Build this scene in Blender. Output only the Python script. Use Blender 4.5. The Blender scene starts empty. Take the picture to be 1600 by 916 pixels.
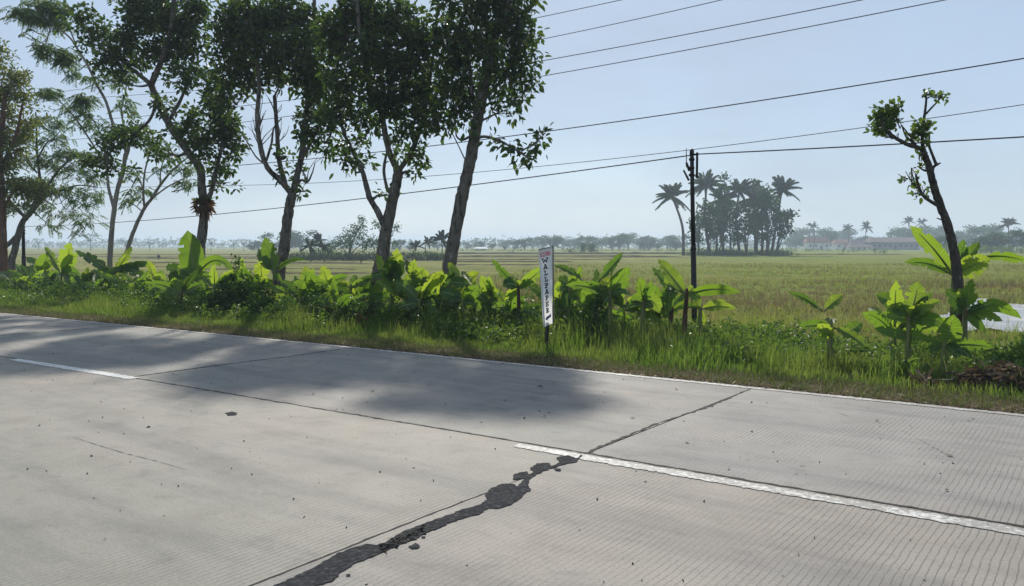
import bpy, math, random
import numpy as np
from mathutils import Vector

random.seed(7)
rng = np.random.default_rng(7)
scene = bpy.context.scene
COL = scene.collection

# ------------------------------------------------------------------ camera
F, CX, CY, PITCH, CAMH = 1300.0, 800.0, 458.0, math.atan(74 / 1300.0), 1.5
cam_d = bpy.data.cameras.new('camera')
cam = bpy.data.objects.new('camera', cam_d)
COL.objects.link(cam)
cam_d.sensor_width = 36.0
cam_d.lens = 36.0 * F / 1600.0
cam_d.clip_end = 9000
cam_d.clip_start = 0.05
cam.location = (0, 0, CAMH)
cam.rotation_euler = (math.pi / 2 - PITCH, 0, 0)
scene.camera = cam

# ------------------------------------------------------------------ sky and sun
SUN_EL, SUN_AZ = math.radians(35), math.radians(-2)      # azimuth from +Y towards +X
SKY_STRENGTH, SUN_STRENGTH, EXPOSURE = 0.122, 4.4, 0.24
world = bpy.data.worlds.new('World')
scene.world = world
world.use_nodes = True
wn, wl = world.node_tree.nodes, world.node_tree.links
wn.clear()
sky = wn.new('ShaderNodeTexSky')
sky.sky_type = 'NISHITA'
sky.sun_disc = False
sky.sun_elevation = SUN_EL
sky.sun_rotation = SUN_AZ
sky.altitude = 0
sky.air_density = 1.0
sky.dust_density = 0.35
sky.ozone_density = 3.0
bg = wn.new('ShaderNodeBackground')
bg.inputs['Strength'].default_value = SKY_STRENGTH
wo = wn.new('ShaderNodeOutputWorld')
# thin high cloud veil
tc = wn.new('ShaderNodeTexCoord')
mp = wn.new('ShaderNodeMapping')
mp.inputs['Scale'].default_value = (1.0, 1.0, 3.2)
nz = wn.new('ShaderNodeTexNoise')
nz.inputs['Scale'].default_value = 2.3
nz.inputs['Detail'].default_value = 6
nz.inputs['Roughness'].default_value = 0.55
rp = wn.new('ShaderNodeValToRGB')
rp.color_ramp.elements[0].position = 0.36
rp.color_ramp.elements[0].color = (.70, .70, .70, 1)
rp.color_ramp.elements[1].position = 0.70
rp.color_ramp.elements[1].color = (0.92, 0.92, 0.92, 1)
mx = wn.new('ShaderNodeMixRGB')
mx.inputs['Color2'].default_value = (3.25, 3.9, 4.8, 1)
wl.new(tc.outputs['Generated'], mp.inputs['Vector'])
wl.new(mp.outputs['Vector'], nz.inputs['Vector'])
wl.new(nz.outputs['Fac'], rp.inputs['Fac'])
wl.new(rp.outputs['Color'], mx.inputs['Fac'])
wl.new(sky.outputs['Color'], mx.inputs['Color1'])
wl.new(mx.outputs['Color'], bg.inputs['Color'])
wl.new(bg.outputs['Background'], wo.inputs['Surface'])

sun_d = bpy.data.lights.new('sun', 'SUN')
sun_d.energy = SUN_STRENGTH
sun_d.angle = math.radians(1.8)
sun_d.color = (1.0, 0.93, 0.82)
sun = bpy.data.objects.new('sun', sun_d)
COL.objects.link(sun)
sdir = Vector((math.sin(SUN_AZ) * math.cos(SUN_EL), math.cos(SUN_AZ) * math.cos(SUN_EL), math.sin(SUN_EL)))
sun.rotation_euler = sdir.to_track_quat('Z', 'Y').to_euler()

scene.view_settings.view_transform = 'Standard'
scene.view_settings.look = 'None'
scene.view_settings.gamma = 1
scene.view_settings.use_curve_mapping = False
scene.view_settings.exposure = EXPOSURE
scene.cycles.use_denoising = True
scene.cycles.max_bounces = 7
scene.cycles.transparent_max_bounces = 6
scene.cycles.transmission_bounces = 5
scene.cycles.volume_bounces = 1
scene.cycles.sample_clamp_indirect = 4
scene.cycles.sample_clamp_direct = 8
scene.cycles.use_adaptive_sampling = True

# ------------------------------------------------------------------ geometry of the place
NX, NY = 0.587, 0.81           # across the road (s); along the road (t) is (-NY, NX)
DROP = 0.5                     # the fields lie half a metre below the road


def st2xy(s, t):
    return s * NX - t * NY, s * NY + t * NX


def xy2st(x, y):
    return x * NX + y * NY, -x * NY + y * NX


def sroad(t):                  # the road bends very slightly away
    return -0.0008 * np.asarray(t) ** 2 * (np.asarray(t) > 0)


def zg(x, y):
    s, t = xy2st(np.asarray(x, float), np.asarray(y, float))
    s = s - np.where(t < 40, sroad(t), sroad(40))
    z = np.interp(s, [-30, -4, 0.3, 1.0, 8.5, 8.75, 10, 13, 16.5, 30], [-0.5, -0.35, -0.04, -0.10, -0.10, -0.035, -0.09, -0.26, -0.5, -0.5])
    b = np.clip((s - 9.2) / 3, 0, 1)
    z = z + b * (0.03 * np.sin(x * 1.9 + y * 0.7) + 0.025 * np.sin(x * 0.8 - y * 1.6 + 1.3) + 0.012 * np.sin(x * 4.3 + y * 3.1))
    return z


def ray(px, py):
    u, v = (px - CX) / F, (py - CY) / F
    c, s_ = math.cos(PITCH), math.sin(PITCH)
    return np.array([u, c - v * s_, -s_ - v * c])


O = np.array([0, 0, CAMH])


def at_z(px, py, z=0.0):
    d = ray(px, py)
    return O + d * ((z - CAMH) / d[2])


def at_s(px, py, s):
    d = ray(px, py)
    return O + d * (s / (NX * d[0] + NY * d[1]))


def at_y(px, py, y):
    d = ray(px, py)
    return O + d * (y / d[1])


def ground_s(px, s):           # ground point in the row at distance s from the camera's side of the road
    p = at_s(px, 450, s)
    return np.array([p[0], p[1], float(zg(p[0], p[1]))])


# ------------------------------------------------------------------ object helpers
def tag(o, label=None, cat=None, group=None, kind=None):
    if label: o['label'] = label
    if cat: o['category'] = cat
    if group: o['group'] = group
    if kind: o['kind'] = kind
    return o


def empty(name, loc, label=None, cat=None, group=None):
    o = bpy.data.objects.new(name, None)
    o.empty_display_size = 0.1
    o.location = tuple(loc)
    COL.objects.link(o)
    return tag(o, label, cat, group)


def mesh_np(name, V, quads=None, tris=None, mat=None, parent=None, smooth=True, uv=None, polys=None):
    me = bpy.data.meshes.new(name)
    V = np.asarray(V, np.float32)
    if parent is not None:
        V = V - np.array(parent.location, np.float32)
    if polys is not None:
        me.from_pydata([tuple(v) for v in V], [], polys)
    else:
        q = np.asarray(quads if quads is not None else np.zeros((0, 4)), np.int32).reshape(-1, 4)
        t = np.asarray(tris if tris is not None else np.zeros((0, 3)), np.int32).reshape(-1, 3)
        me.vertices.add(len(V))
        me.vertices.foreach_set('co', V.ravel())
        li = np.concatenate([q.ravel(), t.ravel()])
        me.loops.add(len(li))
        me.loops.foreach_set('vertex_index', li)
        me.polygons.add(len(q) + len(t))
        st = np.concatenate([np.arange(len(q)) * 4, len(q) * 4 + np.arange(len(t)) * 3])
        me.polygons.foreach_set('loop_start', st.astype(np.int32))
        me.update(calc_edges=True)
    if uv is not None:
        lay = me.uv_layers.new(name='st')
        idx = np.zeros(len(me.loops), np.int32)
        me.loops.foreach_get('vertex_index', idx)
        lay.data.foreach_set('uv', np.asarray(uv, np.float32)[idx].ravel())
    me.polygons.foreach_set('use_smooth', np.full(len(me.polygons), bool(smooth)))
    if mat: me.materials.append(mat)
    me.update()
    o = bpy.data.objects.new(name, me)
    COL.objects.link(o)
    if parent is not None:
        o.parent = parent
    return o


def copy_tree(o, loc, rotz=0, scale=1, label=None):
    c = o.copy()
    COL.objects.link(c)
    c.location = tuple(loc)
    c.rotation_euler = (0, 0, rotz)
    c.scale = (scale,) * 3 if not hasattr(scale, '__len__') else scale
    if label: c['label'] = label
    for ch in list(o.children):
        d = ch.copy()
        COL.objects.link(d)
        d.parent = c
        for g in list(ch.children):
            e = g.copy()
            COL.objects.link(e)
            e.parent = d
    return c


class MB:
    """collects tubes and boxes into one mesh"""
    def __init__(self):
        self.V, self.Q, self.T, self.n = [], [], [], 0

    def add(self, V, Q=(), T=()):
        V = np.asarray(V, float)
        self.V.append(V)
        if len(Q): self.Q.append(np.asarray(Q) + self.n)
        if len(T): self.T.append(np.asarray(T) + self.n)
        self.n += len(V)

    def tube(self, P, R, k=8, cap=True):
        P = np.asarray(P, float)
        R = np.broadcast_to(np.asarray(R, float), (len(P),))
        T = np.gradient(P, axis=0)
        T /= np.linalg.norm(T, axis=1)[:, None] + 1e-9
        up = np.array([0.0, 0.0, 1.0]) if abs(T[0][2]) < 0.9 else np.array([0.0, 1.0, 0.0])
        rings = []
        a = np.arange(k) * 2 * math.pi / k
        A = np.cross(T[0], up); A /= np.linalg.norm(A)
        for p, tt, r in zip(P, T, R):
            A = A - tt * np.dot(A, tt); A /= np.linalg.norm(A) + 1e-9
            B = np.cross(tt, A)
            rings.append(p + r * (np.cos(a)[:, None] * A + np.sin(a)[:, None] * B))
        V = np.concatenate(rings)
        n = len(P)
        i, j = np.meshgrid(np.arange(n - 1), np.arange(k), indexing='ij')
        i, j = i.ravel(), j.ravel()
        j2 = (j + 1) % k
        Q = np.stack([i * k + j, i * k + j2, (i + 1) * k + j2, (i + 1) * k + j], 1)
        Tt = []
        if cap:
            V = np.concatenate([V, P[-1:] + T[-1:] * R[-1] * 0.6, P[:1]])
            Tt = [[(n - 1) * k + q, (n - 1) * k + (q + 1) % k, n * k] for q in range(k)] + [[(q + 1) % k, q, n * k + 1] for q in range(k)]
        self.add(V, Q, Tt)
        return self

    def box(self, c, x, y, z):
        """centre and three half-axis vectors"""
        c, x, y, z = (np.asarray(v, float) for v in (c, x, y, z))
        V = [c + a * x + b * y + d * z for a in (-1, 1) for b in (-1, 1) for d in (-1, 1)]
        self.add(V, [[0, 1, 3, 2], [4, 6, 7, 5], [0, 4, 5, 1], [2, 3, 7, 6], [0, 2, 6, 4], [1, 5, 7, 3]])
        return self

    def build(self, name, mat, parent=None, smooth=True):
        V = np.concatenate(self.V)
        Q = np.concatenate(self.Q) if self.Q else None
        T = np.concatenate([np.asarray(t) for t in self.T]) if self.T else None
        return mesh_np(name, V, Q, T, mat, parent, smooth)


def unit(A):
    A = np.asarray(A, float)
    return A / (np.linalg.norm(A, axis=-1, keepdims=True) + 1e-9)


def rand_dir(n, up=0.0):
    d = rng.normal(size=(n, 3))
    d = unit(d)
    d[:, 2] += up
    return unit(d)


def leaves(P, D, L, W, N=None, fold=0.18, droop=0.15):
    """folded ovate leaves: returns V, quads"""
    P, D = np.asarray(P, float), unit(D)
    n = len(P)
    if N is None:
        N = rand_dir(n, 0.6)
    S = unit(np.cross(D, N))
    N = unit(np.cross(S, D))
    L = np.broadcast_to(L, (n,))[:, None]
    W = np.broadcast_to(W, (n,))[:, None]
    dz = np.array([0, 0, -1.0])
    b = P
    l1 = P + D * L * .3 + S * W * .48 + N * W * fold
    l2 = P + D * L * .68 + S * W * .40 + N * W * fold + dz * L * droop * .4
    tip = P + D * L + dz * L * droop
    r1 = P + D * L * .3 - S * W * .48 + N * W * fold
    r2 = P + D * L * .68 - S * W * .40 + N * W * fold + dz * L * droop * .4
    V = np.stack([b, l1, l2, tip, r2, r1], 1).reshape(-1, 3)
    k = np.arange(n)[:, None] * 6
    Q = np.concatenate([k + np.array([0, 1, 2, 3]), k + np.array([0, 3, 4, 5])])
    return V, Q


def catmull(P, per=5):
    P = np.asarray(P, float)
    if len(P) < 3:
        k = np.linspace(0, 1, per + 1)[:, None]
        return P[0] * (1 - k) + P[-1] * k
    Q = np.concatenate([2 * P[:1] - P[1:2], P, 2 * P[-1:] - P[-2:-1]])
    out = []
    for i in range(len(P) - 1):
        p0, p1, p2, p3 = Q[i:i + 4]
        for u in np.arange(per) / per:
            out.append(0.5 * ((2 * p1) + (-p0 + p2) * u + (2 * p0 - 5 * p1 + 4 * p2 - p3) * u * u + (-p0 + 3 * p1 - 3 * p2 + p3) * u ** 3))
    out.append(P[-1])
    return np.array(out)


# ------------------------------------------------------------------ materials
def new_mat(name):
    m = bpy.data.materials.new(name)
    m.use_nodes = True
    nt = m.node_tree
    nt.nodes.clear()
    out = nt.nodes.new('ShaderNodeOutputMaterial')
    return m, nt.nodes, nt.links, out


def ramp(n, stops):
    r = n.new('ShaderNodeValToRGB')
    e = r.color_ramp.elements
    while len(e) < len(stops): e.new(0.5)
    for q, (p, c) in zip(e, stops):
        q.position = p
        q.color = (*c, 1) if len(c) == 3 else c
    return r


def noise(n, l, vec, scale, detail=4, rough=0.55):
    t = n.new('ShaderNodeTexNoise')
    t.inputs['Scale'].default_value = scale
    t.inputs['Detail'].default_value = detail
    t.inputs['Roughness'].default_value = rough
    if vec is not None: l.new(vec, t.inputs['Vector'])
    return t


def math_n(n, l, op, a, b=None, c=None):
    m = n.new('ShaderNodeMath')
    m.operation = op
    for i, v in enumerate((a, b, c)):
        if v is None: continue
        if isinstance(v, (int, float)): m.inputs[i].default_value = v
        else: l.new(v, m.inputs[i])
    return m.outputs[0]


def mixc(n, l, fac, a, b, mode='MIX'):
    m = n.new('ShaderNodeMixRGB')
    m.blend_type = mode
    for s, v in (('Fac', fac), ('Color1', a), ('Color2', b)):
        if isinstance(v, (int, float)): m.inputs[s].default_value = v
        elif isinstance(v, tuple): m.inputs[s].default_value = (*v, 1)
        else: l.new(v, m.inputs[s])
    return m.outputs[0]


def plain(name, stops, scale=6, rough=0.85, bump=0.2, bscale=40, metallic=0, spec=0.3, detail=5, stretch=(1, 1, 1)):
    m, n, l, out = new_mat(name)
    tc = n.new('ShaderNodeTexCoord')
    mp = n.new('ShaderNodeMapping')
    mp.inputs['Scale'].default_value = stretch
    l.new(tc.outputs['Object'], mp.inputs['Vector'])
    nz = noise(n, l, mp.outputs[0], scale, detail, 0.6)
    r = ramp(n, stops)
    l.new(nz.outputs['Fac'], r.inputs['Fac'])
    p = n.new('ShaderNodeBsdfPrincipled')
    p.inputs['Roughness'].default_value = rough
    p.inputs['Metallic'].default_value = metallic
    p.inputs['Specular IOR Level'].default_value = spec
    l.new(r.outputs[0], p.inputs['Base Color'])
    if bump:
        nb = noise(n, l, mp.outputs[0], bscale, 4, 0.6)
        b = n.new('ShaderNodeBump')
        b.inputs['Strength'].default_value = bump
        b.inputs['Distance'].default_value = 0.02
        l.new(nb.outputs['Fac'], b.inputs['Height'])
        l.new(b.outputs[0], p.inputs['Normal'])
    l.new(p.outputs[0], out.inputs['Surface'])
    return m


def foliage(name, stops, trans, fac=0.35, rough=0.5, spec=0.35, big=None):
    """leaf material: colour per leaf, light passing through; big = (scale, colour, amount) slow variation over the ground"""
    m, n, l, out = new_mat(name)
    g = n.new('ShaderNodeNewGeometry')
    r = ramp(n, stops)
    l.new(g.outputs['Random Per Island'], r.inputs['Fac'])
    col = r.outputs[0]
    tcol = mixc(n, l, 0.45, col, trans)
    if big:
        nz = noise(n, l, g.outputs['Position'], big[0], 3)
        rr = ramp(n, [(0.42, (0, 0, 0)), (0.62, (big[2],) * 3)])
        l.new(nz.outputs['Fac'], rr.inputs['Fac'])
        col = mixc(n, l, rr.outputs[0], col, big[1])
        tcol = mixc(n, l, rr.outputs[0], tcol, tuple(min(1, c * 1.6) for c in big[1]))
    p = n.new('ShaderNodeBsdfPrincipled')
    p.inputs['Roughness'].default_value = rough
    p.inputs['Specular IOR Level'].default_value = spec
    l.new(col, p.inputs['Base Color'])
    t = n.new('ShaderNodeBsdfTranslucent')
    l.new(tcol, t.inputs['Color'])
    x = n.new('ShaderNodeMixShader')
    x.inputs['Fac'].default_value = fac
    l.new(p.outputs[0], x.inputs[1])
    l.new(t.outputs[0], x.inputs[2])
    l.new(x.outputs[0], out.inputs['Surface'])
    return m


M = {}
M['tree_leaf'] = foliage('mahogany_leaf', [(0, (.018, .038, .011)), (.5, (.028, .058, .015)), (.85, (.048, .088, .019)), (1, (.12, .12, .025))], (.18, .32, .035), 0.34, 0.5, 0.35)
M['feather_leaf'] = foliage('feather_leaf', [(0, (.05, .095, .035)), (.6, (.08, .14, .05)), (1, (.12, .17, .06))], (.28, .42, .10), 0.42, 0.6)
M['olive_leaf'] = foliage('olive_leaf', [(0, (.04, .075, .015)), (.6, (.08, .12, .022)), (1, (.18, .17, .04))], (.36, .42, .06), 0.4, 0.5)
M['citrus_leaf'] = foliage('round_leaf', [(0, (.035, .08, .015)), (.6, (.06, .12, .02)), (1, (.11, .18, .03))], (.30, .45, .05), 0.35, 0.35, 0.5)
M['bush_leaf'] = foliage('bush_leaf', [(0, (.022, .055, .012)), (.6, (.042, .095, .018)), (1, (.085, .15, .025))], (.18, .34, .03), 0.36, 0.5)
M['weed_leaf'] = foliage('weed_leaf', [(0, (.03, .075, .012)), (.6, (.06, .13, .02)), (1, (.14, .20, .03))], (.30, .46, .05), 0.38, 0.5)
M['grass'] = foliage('verge_grass', [(0, (.035, .085, .012)), (.5, (.07, .145, .020)), (.84, (.12, .20, .028)), (1, (.34, .30, .14))], (.30, .50, .04), 0.44, 0.5, 0.3, (0.7, (.17, .20, .04), .7))
M['short_grass'] = foliage('short_grass', [(0, (.04, .075, .015)), (.6, (.08, .12, .025)), (1, (.24, .20, .10))], (.22, .30, .05), 0.3, 0.6, 0.2)
M['dry_grass'] = foliage('dry_grass', [(0, (.10, .07, .035)), (.5, (.20, .15, .075)), (.8, (.30, .24, .13)), (1, (.09, .13, .03))], (.30, .24, .10), 0.25, 0.7, 0.2)
M['field_grass'] = foliage('field_grass', [(0, (.07, .14, .016)), (.45, (.14, .20, .026)), (.8, (.23, .24, .05)), (1, (.30, .25, .11))], (.42, .52, .08), 0.42, 0.6, 0.2, (0.24, (.21, .20, .06), .7))
M['field_straw'] = foliage('field_straw', [(0, (.10, .085, .035)), (.5, (.19, .15, .07)), (1, (.29, .23, .13))], (.32, .25, .10), 0.35, 0.6, 0.2, (0.3, (.14, .16, .04), .6))
M['far_leaf'] = foliage('distant_leaf', [(0, (.020, .058, .018)), (.6, (.034, .085, .024)), (1, (.06, .125, .03))], (.12, .26, .04), 0.25, 0.7, 0.15)
M['palm_leaf'] = foliage('palm_leaf', [(0, (.022, .048, .018)), (.6, (.036, .072, .022)), (1, (.08, .10, .03))], (.12, .20, .04), 0.25, 0.6, 0.2)
M['dead_leaf'] = foliage('dead_leaf', [(0, (.045, .03, .02)), (.5, (.10, .068, .042)), (.85, (.22, .16, .10)), (1, (.40, .33, .22))], (.22, .14, .07), 0.2, 0.8, 0.2)
M['rust_leaf'] = foliage('rust_leaf', [(0, (.09, .05, .025)), (.6, (.18, .10, .045)), (1, (.30, .20, .09))], (.30, .16, .06), 0.3, 0.8, 0.2)


def bark(name, dark, mid, light, sc=9.0):
    m, n, l, out = new_mat(name)
    tc = n.new('ShaderNodeTexCoord')
    mp = n.new('ShaderNodeMapping')
    mp.inputs['Scale'].default_value = (1, 1, 0.38)
    l.new(tc.outputs['Object'], mp.inputs['Vector'])
    a = noise(n, l, mp.outputs[0], sc, 6, 0.7)
    r = ramp(n, [(.36, dark), (.50, mid), (.60, mid), (.68, light)])
    l.new(a.outputs['Fac'], r.inputs['Fac'])
    v = n.new('ShaderNodeTexVoronoi')
    v.inputs['Scale'].default_value = sc * 3.2
    l.new(mp.outputs[0], v.inputs['Vector'])
    b2 = noise(n, l, mp.outputs[0], sc * 5, 5, 0.7)
    h = math_n(n, l, 'ADD', v.outputs['Distance'], b2.outputs['Fac'])
    b = n.new('ShaderNodeBump')
    b.inputs['Strength'].default_value = 0.9
    b.inputs['Distance'].default_value = 0.03
    l.new(h, b.inputs['Height'])
    p = n.new('ShaderNodeBsdfPrincipled')
    p.inputs['Roughness'].default_value = 0.9
    p.inputs['Specular IOR Level'].default_value = 0.2
    l.new(r.outputs[0], p.inputs['Base Color'])
    l.new(b.outputs[0], p.inputs['Normal'])
    l.new(p.outputs[0], out.inputs['Surface'])
    return m


M['bark'] = bark('mottled_bark', (.035, .028, .022), (.17, .15, .125), (.50, .48, .43))
M['bark_dark'] = bark('dark_bark', (.025, .02, .016), (.085, .075, .06), (.32, .31, .28), 14)
M['bark_pale'] = bark('smooth_pale_bark', (.15, .13, .11), (.26, .235, .20), (.38, .35, .31), 5)
M['bark_red'] = bark('reddish_bark', (.07, .035, .025), (.17, .09, .06), (.26, .17, .12), 6)
M['far_bark'] = plain('distant_bark', [(.3, (.05, .04, .035)), (.7, (.10, .09, .075))], 2, 0.9, 0)


# ------------------------------------------------------------------ setting: ground, road, fields, water
def ground_material():
    m, n, l, out = new_mat('field_and_verge_soil')
    g = n.new('ShaderNodeNewGeometry')
    pos = g.outputs['Position']
    dot = n.new('ShaderNodeVectorMath'); dot.operation = 'DOT_PRODUCT'
    dot.inputs[1].default_value = (NX, NY, 0)
    l.new(pos, dot.inputs[0])
    s = dot.outputs['Value']
    sx = n.new('ShaderNodeSeparateXYZ'); l.new(pos, sx.inputs[0])
    Y, X = sx.outputs['Y'], sx.outputs['X']
    mpf = n.new('ShaderNodeMapping')
    mpf.inputs['Scale'].default_value = (0.6, 1.0, 1.0)
    l.new(pos, mpf.inputs['Vector'])
    n1 = noise(n, l, mpf.outputs[0], 0.055, 5, 0.55)
    n2 = noise(n, l, mpf.outputs[0], 0.9, 6, 0.65)
    n3 = noise(n, l, pos, 14, 4, 0.7)
    f1 = ramp(n, [(.30, (.11, .17, .022)), (.42, (.19, .245, .034)), (.48, (.12, .18, .024)), (.54, (.20, .20, .045)), (.62, (.17, .23, .034)), (.72, (.09, .155, .02))])
    l.new(n1.outputs['Fac'], f1.inputs['Fac'])
    f2 = ramp(n, [(.35, (.09, .085, .035)), (.5, (.19, .20, .055)), (.68, (.27, .27, .09))])
    l.new(n2.outputs['Fac'], f2.inputs['Fac'])
    field = mixc(n, l, 0.42, f1.outputs[0], f2.outputs[0])
    # harvested terraces to the left: straw coloured
    q = math_n(n, l, 'MULTIPLY_ADD', Y, 0.20, 0.0)
    q = math_n(n, l, 'SUBTRACT', q, X)                     # >0 to the left of the line
    q = math_n(n, l, 'MULTIPLY_ADD', q, 0.12, 0.2)
    qy = math_n(n, l, 'MULTIPLY_ADD', Y, 0.06, -2.2)
    mask = math_n(n, l, 'MINIMUM', q, qy)
    cl = n.new('ShaderNodeClamp'); l.new(mask, cl.inputs[0])
    stepy = n.new('ShaderNodeMapping'); stepy.inputs['Scale'].default_value = (0.012, 0.10, 1)
    l.new(pos, stepy.inputs['Vector'])
    n4 = noise(n, l, stepy.outputs[0], 1.0, 3, 0.5)
    f4 = ramp(n, [(.35, (.15, .18, .045)), (.47, (.27, .25, .09)), (.53, (.13, .15, .035)), (.62, (.22, .23, .06)), (.72, (.30, .26, .12))])
    l.new(n4.outputs['Fac'], f4.inputs['Fac'])
    terr = mixc(n, l, 0.35, f4.outputs[0], f2.outputs[0])
    field = mixc(n, l, cl.outputs[0], field, terr)
    # verge: brown trodden soil by the slab, green further on
    soil = ramp(n, [(.3, (.045, .034, .022)), (.5, (.10, .078, .05)), (.7, (.19, .16, .11))])
    l.new(n3.outputs['Fac'], soil.inputs['Fac'])
    vg = ramp(n, [(.3, (.03, .05, .012)), (.6, (.06, .085, .02))])
    l.new(n2.outputs['Fac'], vg.inputs['Fac'])
    e1 = math_n(n, l, 'MULTIPLY_ADD', n2.outputs['Fac'], 1.4, s)
    m1 = n.new('ShaderNodeMapRange'); m1.inputs['From Min'].default_value = 10.0; m1.inputs['From Max'].default_value = 11.2
    l.new(e1, m1.inputs['Value'])
    verge = mixc(n, l, m1.outputs[0], soil.outputs[0], vg.outputs[0])
    m2 = n.new('ShaderNodeMapRange'); m2.inputs['From Min'].default_value = 15.0; m2.inputs['From Max'].default_value = 18.0
    l.new(e1, m2.inputs['Value'])
    allc = mixc(n, l, m2.outputs[0], verge, field)
    p = n.new('ShaderNodeBsdfPrincipled')
    p.inputs['Roughness'].default_value = 1.0
    p.inputs['Specular IOR Level'].default_value = 0.05
    l.new(allc, p.inputs['Base Color'])
    b = n.new('ShaderNodeBump'); b.inputs['Strength'].default_value = 0.8; b.inputs['Distance'].default_value = 0.12
    l.new(n3.outputs['Fac'], b.inputs['Height'])
    l.new(b.outputs[0], p.inputs['Normal'])
    l.new(p.outputs[0], out.inputs['Surface'])
    return m


M['ground'] = ground_material()
sv = np.unique(np.concatenate([-np.geomspace(3, 2000, 24), np.linspace(-3, 8.4, 12), np.linspace(8.4, 20, 60), np.linspace(20, 70, 90), np.geomspace(70, 2300, 60)]))
tv = np.unique(np.concatenate([-np.geomspace(12, 2300, 40), np.linspace(-12, 60, 240), np.geomspace(60, 2300, 60)]))
S, T = np.meshgrid(sv, tv, indexing='ij')
GX, GY = st2xy(S, T)
GZ = zg(GX, GY)
w = np.clip((S - 16) / 6, 0, 1) * np.clip((120 - GY) / 60, 0, 1)
GZ = GZ + w * rng.normal(0, 0.018, S.shape)
V = np.stack([GX, GY, GZ], -1).reshape(-1, 3)
a, b = S.shape
i, j = np.meshgrid(np.arange(a - 1), np.arange(b - 1), indexing='ij')
i, j = i.ravel(), j.ravel()
Q = np.stack([i * b + j, (i + 1) * b + j, (i + 1) * b + j + 1, i * b + j + 1], 1)[:, ::-1]
g = mesh_np('ground', V, Q, mat=M['ground'])
tag(g, kind='structure')


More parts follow.
